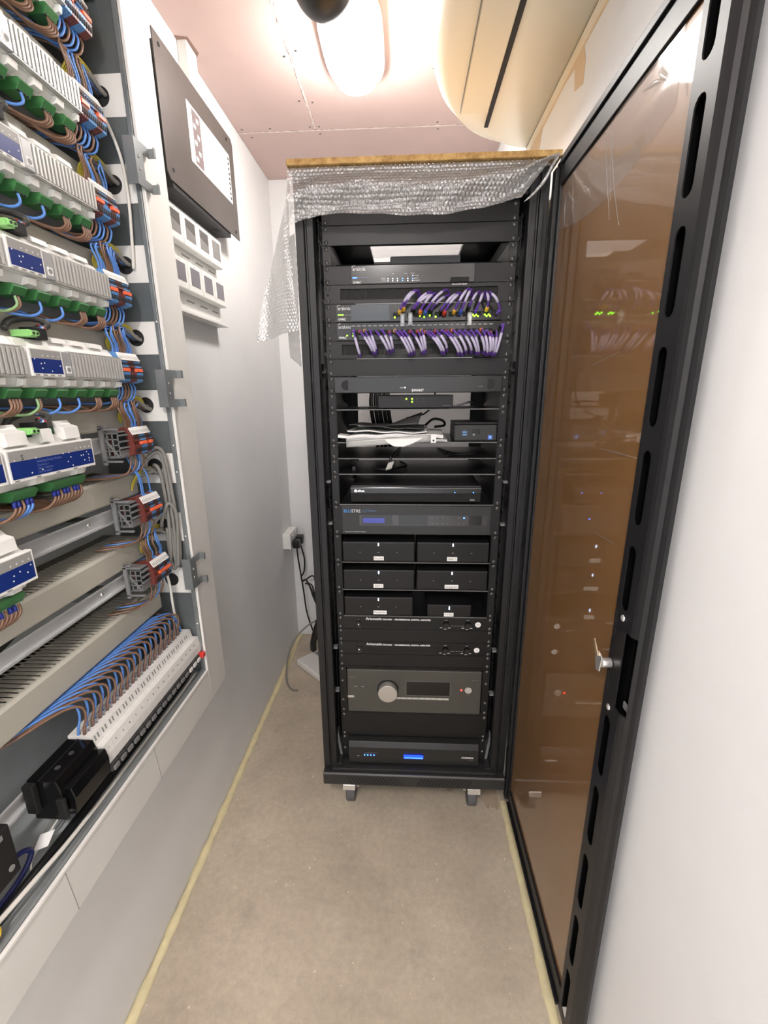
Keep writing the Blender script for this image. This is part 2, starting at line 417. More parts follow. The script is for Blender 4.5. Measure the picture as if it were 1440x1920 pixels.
for i in range(15):
    for x, dx in ((RL+0.095+i*0.0118, -0.016), (RL+0.31+i*0.0118, 0.016)):
        vs.add(para(x, dx), [(0,1,2,3),(4,7,6,5),(0,4,5,1),(1,5,6,2),(2,6,7,3),(3,7,4,0)])
obj('vent_slots', vs, BLKM, base, kind='stuff')
obj('kick_rail', MB().box(RL+0.03, RR-0.03, RY-0.012, RY+0.028, RB+0.0482, RB+0.058).box(RL+0.022, RL+0.06, RY+0.004, RY+0.04, RB+0.0482, RB+0.062).box(RR-0.06, RR-0.022, RY+0.004, RY+0.04, RB+0.0482, RB+0.062), M('plinth_grey', (40, 40, 40), 0.4), rack, bevel=0.001)
for x in (RL+0.008, RR-0.008):
    obj('pilot_hole', MB().cyl((x, RB+0.030), 0.003, RY-0.0255, RY-0.0245, 'y', 8), BLKM, base)
for sx in (-1, 1):                                              # diagonal grey feet beside the lowest unit
    obj('corner_gusset', MB().prism([(CX+sx*0.243, 0.237), (CX+sx*0.252, 0.237), (CX+sx*0.262, 0.33), (CX+sx*0.256, 0.33)][::sx], 1.234, 1.262, 'y'), GREYP, rack)
def caster(x, y):
    c = obj('caster', MB().box(x-0.036, x+0.036, y-0.03, y+0.03, RB-0.006, RB-0.0005).cyl((x, y), 0.024, RB-0.026, RB-0.006, 'z', 16), CHROME, rack)
    fk = MB()
    for s in (-1, 1):
        fk.prism([(y-0.026, RB-0.030), (y+0.026, RB-0.030), (y+0.016, 0.052), (y+0.004, 0.040), (y-0.010, 0.052)], x+s*0.021-0.0015, x+s*0.021+0.0015, 'x')
    fk.box(x-0.0225, x+0.0225, y-0.026, y+0.026, RB-0.032, RB-0.0265)
    obj('fork', fk, CHROME, c, bevel=0.001)
    wmb = MB().cyl((y, 0.0505), 0.05, x-0.016, x+0.016, 'x', 28)
    obj('wheel', wmb, M('grey_castor_rubber', (92, 92, 94), 0.55), c, bevel=0.004)
    obj('axle', MB().cyl((y, 0.0505), 0.006, x-0.028, x+0.028, 'x', 10), CHROME, c)
    pd = MB().prism([(y-0.028, RB-0.022), (y-0.058, RB-0.030), (y-0.066, RB-0.052), (y-0.062, RB-0.054), (y-0.050, RB-0.040), (y-0.028, RB-0.034)], x-0.027, x+0.027, 'x')
    pd.prism([(y-0.060, RB-0.052), (y-0.067, RB-0.056), (y-0.072, RB-0.074), (y-0.066, RB-0.072)], x-0.022, x+0.022, 'x')
    pd.box(x-0.036, x-0.028, y-0.048, y-0.030, RB-0.038, RB-0.018).box(x+0.028, x+0.036, y-0.048, y-0.030, RB-0.038, RB-0.018)
    pd.cyl((y-0.062, RB-0.040), 0.0055, x-0.030, x+0.030, 'x', 12)
    obj('brake_pedal', pd, CHROME, c, bevel=0.0015)
for x, y in ((-0.195, 1.285), (0.240, 1.285), (-0.195, 1.90), (0.240, 1.90)): caster(x, y)

# rack door, swung open flat along the right wall, seen from its inner side
DX, DF, DB = 0.338, 0.580, 1.184           # inner face, free edge, hinge edge
DZ0, DZ1 = 0.150, 1.945
door = obj('rack_door', MB().box(DX+0.001, 0.362, 1.148, DB, DZ0, DZ1), BLK, rack, bevel=0.002)
obj('hinge_flange', MB().box(0.3300, DX+0.0009, 1.160, 1.1835, DZ0, 1.93), BLK, door, bevel=0.0012)
for zz in (1.83, 1.05, 0.30): obj('hinge', MB().cyl((0.3365, DB+0.006), 0.0055, zz-0.03, zz+0.03, 'z', 12), BLK, door)
obj('top_rail', MB().box(DX+0.001, 0.362, 0.657, 1.1478, DZ1-0.055, DZ1).box(DX-0.004, DX+0.001, 0.657, 1.1478, DZ1-0.016, DZ1-0.002), BLK, door, bevel=0.0015)
obj('bottom_rail', MB().box(DX+0.001, 0.362, 0.657, 1.1478, DZ0, DZ0+0.05).box(DX-0.006, DX+0.001, 0.657, 1.1478, DZ0, DZ0+0.006), BLK, door, bevel=0.0015)
def plate_with_slots(P, segs, outer0, outer1, v0, v1, mb, th):
    """flat plate between heights outer0..outer1, u across v0..v1, with rounded slots (z0, z1, u0, u1); P maps (u, z, depth) to a point"""
    zc = outer0
    for (z0, z1, u0, u1) in segs:
        r = (u1-u0)/2; N = 6
        arc = lambda c, s: [((u0+u1)/2 - s*r*math.cos(math.pi*i/N), c + s*r*math.sin(math.pi*i/N)) for i in range(N+1)]
        lo, hi = z0 + r, z1 - r
        polys = []
        if z0 - 0.004 > zc: polys.append([(v0, zc), (v1, zc), (v1, z0-0.004), (v0, z0-0.004)])
        bot = [((u0+u1)/2 - r*math.cos(math.pi*i/N), lo - r*math.sin(math.pi*i/N)) for i in range(N+1)]
        top = [((u0+u1)/2 + r*math.cos(math.pi*i/N), hi + r*math.sin(math.pi*i/N)) for i in range(N+1)]
        zb, zt = max(zc, z0-0.004), z1+0.004
        h = N//2
        polys.append([(v0, zb)] + [((u0+u1)/2, zb)] + bot[h::-1] + top[:h-1:-1] + [((u0+u1)/2, zt), (v0, zt)])
        polys.append([((u0+u1)/2, zb), (v1, zb), (v1, zt), ((u0+u1)/2, zt)] + top[h::-1] + bot[:h-1:-1])
        for poly in polys:
            n = len(poly)
            mb.add([P(u, z, 0) for u, z in poly] + [P(u, z, th) for u, z in poly],
                   [tuple(range(n)), tuple(range(2*n-1, n-1, -1))] + [(i, n+i, n+(i+1) % n, (i+1) % n) for i in range(n)])
        zc = zt
    if outer1 > zc:
        poly = [(v0, zc), (v1, zc), (v1, outer1), (v0, outer1)]
        mb.add([P(u, z, 0) for u, z in poly] + [P(u, z, th) for u, z in poly], [(0,1,2,3), (7,6,5,4)] + [(i, 4+i, 4+(i+1) % 4, (i+1) % 4) for i in range(4)])
    return mb
slots = []
zz = 0.215
for z0, z1 in ((0.165,0.315),(0.345,0.475),(0.505,0.635),(0.665,0.785),(0.815,0.90)): slots.append((z0, z1, 0.0, 0.0))
stile = MB()
SL = [(0.172,0.300),(0.330,0.455),(0.488,0.615),(0.648,0.775),(0.805,0.925),(1.120,1.225),(1.258,1.368),(1.400,1.505),(1.540,1.645),(1.675,1.78),(1.812,1.93)]
plate_with_slots(lambda u, z, d: (DX + d, 0.656 - u, z), [(a, b, 0.0120, 0.0350) for a, b in SL], DZ0, DZ1, 0.0, 0.038, stile, 0.002)
prof = [(DX, 0.618), (DX, 0.602), (DX+0.002, 0.597), (DX+0.006, 0.591), (DX+0.011, 0.587), (DX+0.0125, 0.584), (DX+0.0150, DF), (0.360, DF+0.002), (0.360, 0.656), (0.3575, 0.656), (0.3575, 0.5865), (DX+0.0165, 0.5865), (DX+0.009, 0.593), (DX+0.003, 0.603), (DX+0.002, 0.618)]
HZ0, HZ1 = 0.955, 1.092                        # the handle cut-out
stile.prism(prof, DZ0, HZ0, 'z').prism(prof, HZ1, DZ1, 'z')
prof2 = [(DX, 0.6181), (DX, 0.6175), (DX+0.002, 0.6175), (DX+0.002, 0.6181)]
stile.prism(prof2, HZ0, HZ1, 'z')
prof3 = [(DX+0.006, 0.591), (DX+0.011, 0.587), (DX+0.0125, 0.584), (DX+0.0150, DF), (0.360, DF+0.002), (0.360, 0.656), (0.3575, 0.656), (0.3575, 0.5865), (DX+0.0165, 0.5865), (DX+0.009, 0.592)]
stile.prism(prof3, HZ0, HZ1, 'z')
obj('slotted_stile', stile, BLK, door)
obj('inner_shadow_plate', MB().box(0.3540, 0.3560, 0.6170, 0.6555, DZ0+0.005, DZ1-0.005).box(DX+0.0022, 0.3535, 0.6525, 0.6555, DZ0+0.005, DZ1-0.005), SLOTSHADE, door)  # added near-black backing: shade inside the slots put in as colour
obj('handle_cup', MB().box(DX+0.012, 0.3530, 0.593, 0.616, HZ0+0.001, HZ0+0.014), GREYP, door, bevel=0.003, label='grey cup of the recessed handle')
gl = MB().box(DX+0.006, DX+0.010, 0.657, 1.1475, DZ0+0.051, DZ1-0.056)
obj('door_pane', gl, KRAFT, door, label='brown glossy door pane reflecting the rack')
def wrinkle(y0, z0, y1, z1, r, bend=0.0):
    mb = MB()
    P = [Vector((DX+0.0056, y0+(y1-y0)*t + bend*math.sin(math.pi*t), z0+(z1-z0)*t)) for t in (0, .2, .4, .6, .8, 1)]
    mb.tube(P, [r*0.3, r, r*1.2, r*0.8, r*0.25], n=6, sub=3); return mb
film = obj('protective_film', MB().grid(lambda u, v: (DX+0.0045 + 0.0012*math.sin(v*9+u*5)*math.sin(u*7), 0.70+0.43*u, 1.80+0.088*v - 0.03*math.sin(u*3.1)*(1-v)), 26, 8), FILM, door)
for a in ((0.76,1.885,0.70,1.83,.004,.01),(0.80,1.872,0.74,1.85,.003,-.01),(0.93,1.885,0.87,1.73,.0016,0),(0.90,1.875,0.83,1.71,.0015,.006),(0.905,1.885,0.875,1.76,.0012,0),
          (1.10,1.86,1.03,1.81,.0026,.008),(1.12,1.86,1.11,1.80,.002,0),(1.075,1.86,1.055,1.79,.002,0),(1.02,1.84,0.97,1.80,.0016,-.01),(0.69,1.87,0.675,1.80,.0022,.004),
          (0.78,1.20,0.69,1.205,.001,0),(0.80,1.35,0.67,1.352,.0016,.003),(0.9,1.49,0.77,1.51,.0008,.004)):
    obj('film_wrinkle', wrinkle(*a), FILM, door)
lock = obj('door_lock', MB().cyl((0.646, 1.018), 0.008, DX-0.016, DX-0.0005, 'x', 16).prism([(0.640, 1.030), (0.655, 1.034), (0.664, 1.020), (0.656, 0.998), (0.644, 1.002)], DX-0.019, DX-0.0162, 'x'), CHROME, door, bevel=0.001, label='small metal cam lock with its key in it')
obj('door_key', MB().prism([(0.650, 1.028), (0.658, 1.026), (0.665, 1.034), (0.672, 1.047), (0.669, 1.049), (0.660, 1.040)], DX-0.0215, DX-0.0195, 'x'), M('key_brass', (196, 172, 140), 0.3, metal=0.7), door)
for y, z in ((0.630, 1.108), (0.634, 0.942)): obj('rivet', MB().dome((DX-0.0003, y, z), 0.0055, 'x', 0.003, sign=-1), CHROME, door)
for y, z in ((0.650, 1.095), (0.650, 0.99)): obj('latch_slot', MB().box(DX-0.0004, DX+0.0006, y-0.004, y+0.004, z-0.025, z+0.02), BLKM, door)

# ---------------------------------------------------------------- things in the rack
_scr = None
def screws(t, zs, xs=(-0.2325, 0.2325)):
    global _scr
    for z in zs:
        for x in xs:
            p = (CX+x, Y0-0.0002, z)
            if _scr is None:
                mb = MB().dome(p, 0.0056, 'y', 0.0034, 10, 3, sign=-1).cyl((p[0], p[2]), 0.0018, Y0-0.0040, Y0-0.0030, 'y', 6, m=1)
                _scr = obj('screw', mb, [SCREWM, BLKM], t, origin=p)
            else: inst(_scr, t, p)
def zs_for(k0, k1): return (zU(k0)-0.0075, zU(k1)+0.0075)
def panel_box(k0, k1, dep=0.003, inset=0.0006):
    return MB().box(CX-0.2413, CX+0.2413, Y0, Y0+dep, zU(k1)+inset, zU(k0)-inset)
def unit(name, label, cat, k0, k1, group=None, holes=True):
    t = thing(name, label, cat, (CX, Y0, zU(k1)), group)
    if holes: screws(t, zs_for(k0, k1))
    return t
def blank(k0, k1, label):
    t = unit('blank_panel', label, 'rack panel', k0, k1, 'blank rack panels')
    mb = panel_box(k0, k1)
    mb.box(CX-0.22, CX+0.22, Y0+0.003, Y0+0.014, zU(k0)-0.0022, zU(k0)-0.0006).box(CX-0.22, CX+0.22, Y0+0.003, Y0+0.014, zU(k1)+0.0006, zU(k1)+0.0022)
    obj('face_plate', mb, BLK2, t, bevel=0.0006)
blank(-1, 0, 'black blank rack panel half hidden under the bubble wrap, topmost in the rack')
blank(0, 1, 'black blank rack panel just above the open gap at the top of the rack')
blank(7, 8, 'black blank rack panel between the lower brush panel and the gloss audio controller')
blank(25, 26, 'black blank rack panel between the two slim digital amplifiers')
blank(27, 28, 'black blank rack panel between the lower slim amplifier and the silver-knob receiver')
blank(32, 34, 'tall black blank rack panel under the silver-knob receiver')

def brush(k, label):
    t = unit('brush_panel', label, 'rack panel', k, k+1, 'cable brush panels')
    z0, z1 = zU(k+1), zU(k)
    mb = MB().box(CX-0.2413, CX-0.20, Y0, Y0+0.003, z0+0.0006, z1-0.0006).box(CX+0.20, CX+0.2413, Y0, Y0+0.003, z0+0.0006, z1-0.0006)
    mb.box(CX-0.20, CX+0.20, Y0, Y0+0.003, z0+0.0006, z0+0.010).box(CX-0.20, CX+0.20, Y0, Y0+0.003, z1-0.009, z1-0.0006)
    obj('face_plate', mb, BLK2, t)
    bm = MB(); r = random.Random(k)
    for i in range(150):
        x = CX-0.199 + 0.398*i/149
        bm.box(x-0.0012, x+0.0012, Y0+0.0032+r.random()*0.004, Y0+0.009, z0+0.0105, z1-0.0095)
    obj('brush_bristles', bm, BLKM, t, kind='stuff')
    for s in (-1, 1): obj('slot_hole', MB().cyl((CX+s*0.2325, (z0+z1)/2), 0.0035, Y0-0.0003, Y0+0.001, 'y', 8), BLKM, t)
brush(3, 'black brush panel under the network router, fed by upward purple cable loops')
brush(6, 'black brush panel fed by the downward purple cable loops')

# 1: recessed tray with an open mouth
t = unit('recessed_shelf', 'black rack shelf forming the open gap near the top of the rack', 'shelf', 1, 2)
mb = MB()
for s in (-1, 1):
    mb.box(min(CX+s*0.2413, CX+s*0.222), max(CX+s*0.2413, CX+s*0.222), Y0, Y0+0.003, zU(2)+0.001, zU(1)-0.001)
    mb.prism([(CX+s*0.222, Y0+0.001), (CX+s*0.2235, Y0+0.001), (CX+s*0.2235, Y0+0.35), (CX+s*0.222, Y0+0.35)][::s], zU(2)+0.001, zU(1)-0.001, 'z')
mb.box(CX-0.222, CX+0.222, Y0+0.092, Y0+0.26, zU(2)+0.0235, zU(2)+0.0248)
obj('tray', mb, BLK2, t)
t2 = thing('set_top_box', 'flat silver-grey box lying on the shelf in the rack gap', 'media box', (CX+0.02, Y0+0.12, zU(2)+0.025))
obj('case', MB().box(CX-0.075, CX+0.115, Y0+0.10, Y0+0.25, zU(2)+0.0252, zU(2)+0.046), M('silver_plastic', (150, 152, 154), 0.35), t2, bevel=0.004)
obj('front_lip', MB().box(CX-0.074, CX+0.114, Y0+0.0985, Y0+0.0999, zU(2)+0.028, zU(2)+0.042), GREYP, t2)

# 2: router
t = unit('network_router', 'black one-unit network router with blue status lights', 'network router', 2, 3)
z0, z1 = zU(3), zU(2); zc = (z0+z1)/2
obj('case', panel_box(2, 3).box(CX-0.215, CX+0.215, Y0+0.003, Y0+0.25, z0+0.001, z1-0.001), BLK2, t, bevel=0.0006)
obj('front_glass', MB().box(-0.143, 0.168, Y0-0.0022, Y0-0.0001, z0+0.0015, z1-0.0012), BLKG, t, bevel=0.0005)
obj('smoked_corner', MB().prism([(0.106, z0+0.002), (0.155, z0+0.002), (0.155, z0+0.013), (0.110, z0+0.013)], Y0-0.0026, Y0-0.0023, 'y'), BLKM, t)
Yf = Y0-0.0024
def logo(t, x, z, y, s=1.0):
    text('araknis', 0.0125*s, PRINTW, t, (x, y, z), name='logo', sx=0.95)
    mb = MB()
    for i in range(10):
        a0, a1 = math.pi*(0.30+0.70*i/10), math.pi*(0.30+0.70*(i+1)/10); c = (x+0.0040*s, z+0.0074*s); r0, r1 = 0.0042*s, 0.0050*s
        mb.add([(c[0]+r0*math.cos(a0), y, c[1]+r0*math.sin(a0)), (c[0]+r1*math.cos(a0), y, c[1]+r1*math.sin(a0)),
                (c[0]+r1*math.cos(a1), y, c[1]+r1*math.sin(a1)), (c[0]+r0*math.cos(a1), y, c[1]+r0*math.sin(a1))], [(0,1,2,3)])
    obj('logo_arc', mb, PRINTW, t)
logo(t, -0.139, 1.7465, Yf)
text('NETWORKS', 0.0032, PRINTG, t, (-0.124, Yf, 1.7415))
text('OVRC', 0.0075, PRINTW, t, (-0.138, Yf, 1.717), bold=0.0002)
mb = MB().box(-0.139, -0.128, Yf-0.0004, Yf, 1.7295, 1.7318); obj('status_bar', mb, LEDB, t)
obj('status_bar_tail', MB().box(-0.128, -0.100, Yf-0.0003, Yf, 1.7301, 1.7312), M('bar_blue_grey', (96, 110, 160), 0.4), t)
for i, x in enumerate((-0.049, -0.037, -0.025, -0.012, 0.001, 0.0135)):
    for j, z in enumerate((1.7268, 1.7218)):
        obj('status_light', MB().box(x-0.0009, x+0.0009, Yf-0.0004, Yf, z-0.0009, z+0.0009), LEDB if i == 3 or (i == 5 and j == 0) else LEDW, t)
obj('status_light', MB().box(0.0126, 0.0144, Yf-0.0004, Yf, 1.7322, 1.7338), LEDW, t)
for x, s in ((-0.067, 'UPTIME'), (-0.067, 'ACTIVITY')): text(s, 0.0034, PRINTW, t, (x, Yf, 1.7258 if s == 'UPTIME' else 1.7208))
for z, s in ((1.7318, 'POWER'), (1.7258, 'SYSTEM'), (1.7208, 'INTERNET')): text(s, 0.0034, PRINTW, t, (0.0165, Yf, z))
text('LAN', 0.003, PRINTW, t, (-0.039, Yf, 1.7372)); text('WAN', 0.003, PRINTW, t, (-0.008, Yf, 1.7372)); text('STATUS', 0.003, PRINTW, t, (0.008, Yf, 1.7372))
mb = MB()
for x0, x1 in ((-0.049, -0.025), (-0.012, 0.001)):
    mb.box(x0, x0+0.0004, Yf-0.0002, Yf, 1.731, 1.7362).box(x1-0.0004, x1, Yf-0.0002, Yf, 1.731, 1.7362).box(x0, x1, Yf-0.0002, Yf, 1.7358, 1.7362)
obj('bracket_print', mb, PRINTG, t)
text('AN-310-RT-4L2W', 0.0050, PRINTW, t, (0.112, Y0-0.0028, 1.7095), shear=0.2, bold=0.0001)

# 4, 5: switches
def switch(k, label):
    t = unit('network_switch', label, 'network switch', k, k+1)
    z0, z1 = zU(k+1), zU(k)
    obj('case', panel_box(k, k+1).box(CX-0.215, CX+0.215, Y0+0.003, Y0+0.25, z0+0.001, z1-0.001), BLK2, t, bevel=0.0006)
    obj('front_bezel', MB().box(CX-0.2125, CX+0.2125, Y0-0.0022, Y0-0.0001, z0+0.0012, z1-0.0012), BLKG, t, bevel=0.0005)
    logo(t, -0.180, z1-0.0145, Yf)
    text('OVRC', 0.0072, PRINTW, t, (-0.179, Yf, z0+0.0055), bold=0.0002)
    return t
t = switch(4, 'upper black network switch with a green status bar and a row of ports')
z0 = zU(5)
obj('status_bar', MB().box(-0.180, -0.165, Yf-0.0004, Yf, z0+0.0175, z0+0.0195), LEDG, t)
obj('status_bar_tail', MB().box(-0.165, -0.143, Yf-0.0003, Yf, z0+0.0178, z0+0.019), PRINTG, t)
obj('smoked_window', MB().box(-0.146, -0.045, Yf-0.0006, Yf-0.0001, z0+0.003, z0+0.042), M('blue_grey_gloss', (58, 66, 74), 0.18), t, bevel=0.0003)
mports = MB(); 
for i in range(15):
    x = -0.030 + i*0.0178
    mports.box(x-0.0065, x+0.0065, Yf-0.0004, Yf-0.0001, z0+0.010, z0+0.022)
obj('port_row', mports, BLKM, t)
for i, x in enumerate((-0.032, 0.033, 0.044, 0.058, 0.073, 0.168, 0.172, 0.176, 0.181, 0.198, 0.203, 0.208, 0.212)):
    obj('link_light', MB().box(x-0.0018, x+0.0018, Yf-0.0008, Yf-0.0004, z0+0.0085+(0.003 if i % 2 else 0), z0+0.0125+(0.003 if i % 2 else 0)), LEDG, t)
t = switch(5, 'lower black network switch wholly fringed with purple cables')
z0 = zU(6)
mports = MB(); mp2 = MB()
for i in range(26):
    x = -0.140 + i*0.0142
    mports.box(x-0.0055, x+0.0055, Yf-0.0004, Yf-0.0001, z0+0.014, z0+0.026); mp2.box(x-0.005, x+0.005, Yf-0.0005, Yf-0.0001, z0+0.0345, z0+0.0375)
obj('port_row', mports, BLKM, t); obj('port_label_strip', mp2, PRINTG, t)
for x, z in ((-0.157, z0+0.013), (-0.141, z0+0.012), (-0.141, z0+0.018)):
    obj('link_light', MB().cyl((x, z), 0.002, Yf-0.0008, Yf-0.0003, 'y', 8), LEDG, t)

# purple patch cables: one thing each, with a white tag sleeve and a plug boot
UBP = [(-.019,1.650,'YEL'),(-.009,1.656,'YEL'),(.014,1.651,'BLK'),(.018,1.652,'BLK'),(.033,1.648,'ORB'),(.046,1.646,'BLUB'),(.060,1.650,'BLK'),(.084,1.648,'BLK'),
       (.094,1.645,'REDB'),(.118,1.648,'YEL'),(.134,1.646,'BLUB'),(.154,1.656,'BLK'),(.172,1.648,'PURP'),(.199,1.653,'YEL'),(.228,1.646,'PURP')]
UTP = [(.020,1.692),(.025,1.691),(.056,1.687),(.065,1.683),(.068,1.684),(.097,1.691),(.100,1.681),(.127,1.685),(.131,1.682),(.151,1.693),(.157,1.690),(.176,1.688),(.188,1.685),(.195,1.686),(.201,1.685)]
LTP = [(-.138,1.603),(-.122,1.603),(-.109,1.604),(-.095,1.604),(-.080,1.602),(-.064,1.604),(-.045,1.600),(-.031,1.602),(-.019,1.601),(-.008,1.600),(.009,1.601),(.027,1.601),(.036,1.602),
       (.047,1.599),(.058,1.600),(.072,1.600),(.089,1.600),(.101,1.600),(.115,1.601),(.133,1.599),(.147,1.599),(.163,1.599),(.176,1.598),(.188,1.602),(.201,1.598),(.210,1.594),(.225,1.598),(.241,1.612)]
LBP = [(-.121,1.543),(-.087,1.550),(-.081,1.548),(-.079,1.554),(-.047,1.551),(-.040,1.552),(-.036,1.555),(.008,1.544),(.014,1.546),(.020,1.549),(.041,1.548),(.045,1.550),(.048,1.552),
       (.091,1.548),(.097,1.547),(.103,1.553),(.134,1.543),(.143,1.543),(.152,1.547),(.166,1.548),(.179,1.545),(.184,1.545),(.197,1.546),(.205,1.543),(.211,1.544),(.216,1.546),(.220,1.542),(.225,1.543)]
LBC = ['PURP','REDB','YEL','PURP','BLK','PURP','REDB','YEL','PURP','PURP','REDB','REDB','YEL','ORB','PURP','REDB','PURP','REDB','ORB','PURP','PURP','PURP','PURP','ORB','PURP','REDB','BLK','PURP']
ORD = ('first second third fourth fifth sixth seventh eighth ninth tenth eleventh twelfth thirteenth fourteenth fifteenth sixteenth seventeenth eighteenth nineteenth twentieth '
       'twenty-first twenty-second twenty-third twenty-fourth twenty-fifth twenty-sixth twenty-seventh twenty-eighth').split()
BOOT = {'YEL': (YEL, 'yellow'), 'BLK': (WBLK, 'black'), 'ORB': (ORB, 'orange'), 'BLUB': (BLUB, 'blue'), 'REDB': (REDB, 'red'), 'PURP': (PURP, 'purple')}
def along(P, a, b, n=5):
    S = spline([Vector(p) for p in P], 8); k = len(S)-1
    return [S[int(round(k*(a+(b-a)*i/(n-1))))] for i in range(n)]
def patch(P, boot, label, group, tag0, tag1):
    t = thing('patch_cable', label, 'cable', P[0], group)
    obj('cord', MB().tube(P, 0.0029, n=7, sub=5), PURP, t)
    obj('tag_sleeve', MB().tube(along(P, tag0, tag1), 0.0036, n=7, sub=2), TAGM, t)
    obj('plug_boot', MB().tube(along(P, 0.0, 0.14, 3), [0.0048, 0.0052, 0.0040], n=7, sub=2), boot, t)
r = random.Random(5)
for ui, ((bx, bz, c), (tx, tz)) in enumerate(zip(UBP, UTP)):
    d = 0.030 + 0.018*r.random()
    P = [(bx, Y0-0.012, bz-0.006), (bx+0.002, Y0-d*0.8, bz+0.002), (bx+(tx-bx)*0.45, Y0-d-0.012, bz+(tz-bz)*0.55),
         (bx+(tx-bx)*0.85, Y0-d, tz-0.003), (tx+0.004, Y0-d*0.55, tz+0.002), (tx+0.008, Y0-0.009, tz-0.006), (tx+0.009, Y0-0.002, tz-0.009)]
    patch(P, BOOT[c][0], 'purple patch cable with %s boot, %s from the left looping up from upper switch' % (BOOT[c][1], ORD[ui]), 'purple patch cables looping up', 0.28, 0.46)
for ui, ((bx, bz), (tx, tz), c) in enumerate(zip(LTP, LBP, LBC)):
    d = 0.030 + 0.016*r.random()
    P = [(bx, Y0-0.012, bz-0.002), (bx+0.001, Y0-d*0.75, bz-0.002), (bx+(tx-bx)*0.45, Y0-d-0.012, bz+(tz-bz)*0.38),
         (bx+(tx-bx)*0.85, Y0-d-0.004, tz+0.010), (tx, Y0-d*0.6, tz-0.003), (tx-0.002, Y0-0.009, tz+0.002), (tx-0.002, Y0-0.002, tz+0.004)]
    patch(P, BOOT[c][0], 'purple patch cable with %s boot, %s from the left hanging from lower switch' % (BOOT[c][1], ORD[ui]), 'purple patch cables hanging down', 0.32, 0.56)
# clear plug ends dangling under the first loops of the upper switch
for x, z, wh in ((-0.012, 1.630, 'leftmost'), (0.008, 1.632, 'middle one'), (0.158, 1.630, 'rightmost')):
    o = obj('network_plug', MB().box(x-0.006, x+0.006, Y0-0.028, Y0-0.012, z-0.018, z+0.012).box(x-0.0035, x+0.0035, Y0-0.031, Y0-0.0282, z-0.012, z+0.006), [CLEARP], bevel=0.001)
    tag(o, 'clear network plug in front of the upper switch ports, %s of three' % wh, 'plug', 'clear network plugs')

# 8: gloss controller
t = unit('audio_controller', 'black gloss one-unit audio controller with round finger recesses, above a slim green-lit box', 'audio controller', 8, 9)
z0, z1 = zU(9), zU(8)
obj('case', panel_box(8, 9).box(CX-0.215, CX+0.215, Y0+0.003, Y0+0.33, z0+0.001, z1-0.001), BLK2, t, bevel=0.0006)
obj('front_fascia', MB().box(CX-0.2215, CX+0.2215, Y0-0.018, Y0-0.0002, z0+0.0015, z1-0.0015), M('brushed_gloss_black', (26, 26, 27), 0.22, var=0.3, vscale=30, stretch=(0.3, 1, 8)), t, bevel=0.0015)
for s in (-1, 1):
    x = CX + s*0.1925
    obj('finger_recess', MB().prism([(x-s*0.008, z0+0.009), (x-s*0.008, z0+0.034)] + [(x + s*0.012*math.sin(q)-s*0.002, z0+0.0215+0.0125*math.cos(q)) for q in (0, .5, 1, 1.57, 2.1, 2.6, 3.14)], Y0-0.0186, Y0-0.0178, 'y'), BLKM, t)
text('SAVANT', 0.0085, PRINTW, t, (0.029, Y0-0.0187, z0+0.0045), align='CENTER', bold=0.0003)
text('HOST', 0.004, PRINTW, t, (-0.018, Y0-0.0187, z0+0.013)); text('POWER', 0.004, PRINTG, t, (0.186, Y0-0.0187, z0+0.014))
obj('indicator', MB().box(-0.0055, -0.0035, Y0-0.0189, Y0-0.0182, z0+0.0132, z0+0.016), LEDW, t)

# shelves
def shelf(k0, k1, label, depth=0.30, lipless=True):
    t = unit('rack_shelf', label, 'shelf', k0, k1, 'rack shelves')
    z0 = zU(k1)
    for s in (-1, 1):
        mb = MB()
        mb.box(min(CX+s*0.2413, CX+s*0.2225), max(CX+s*0.2413, CX+s*0.2225), Y0, Y0+0.002, z0+0.0008, zU(k0)-0.0008)
        mb.prism([(Y0+0.002, zU(k0)-0.001), (Y0+0.002, z0+0.001), (Y0+depth, z0+0.001), (Y0+depth, z0+0.010)], CX+s*0.2215-0.0008, CX+s*0.2215+0.0008, 'x')
        obj('ear', mb, BLK2, t)
    obj('tray', MB().box(CX-0.2205, CX+0.2205, Y0-0.001, Y0+depth, z0+0.0012, z0+0.0032), BLK2, t)
    obj('front_edge', MB().box(CX-0.2205, CX+0.2205, Y0-0.0022, Y0-0.0011, z0+0.0004, z0+0.0034), M('lit_edge_grey', (92, 92, 92), 0.35), t)  # paler grey strip paints the light caught along the shelf lip
    return z0 + 0.0034
zs9 = shelf(9, 10, 'rack shelf carrying the slim black box with three green lights', 0.24)
zs12 = shelf(10, 12, 'tall rack shelf carrying the paper folder and the mini computer', 0.26)
zs13 = shelf(12, 13, 'empty one-unit rack shelf right under the paper folder', 0.26)
zs14 = shelf(13, 14, 'empty rack shelf directly above the video recorder', 0.26)
zs16 = shelf(14, 16, 'rack shelf carrying the video recorder', 0.36)
zs20 = shelf(18, 20, 'rack shelf with the Kitchen and Bath 1 streaming boxes')
zs22 = shelf(20, 22, 'rack shelf with the Bath 2 and Dining Rm streaming boxes')
zs24 = shelf(22, 24, 'rack shelf with the Family Rm and TV Rm streaming boxes')

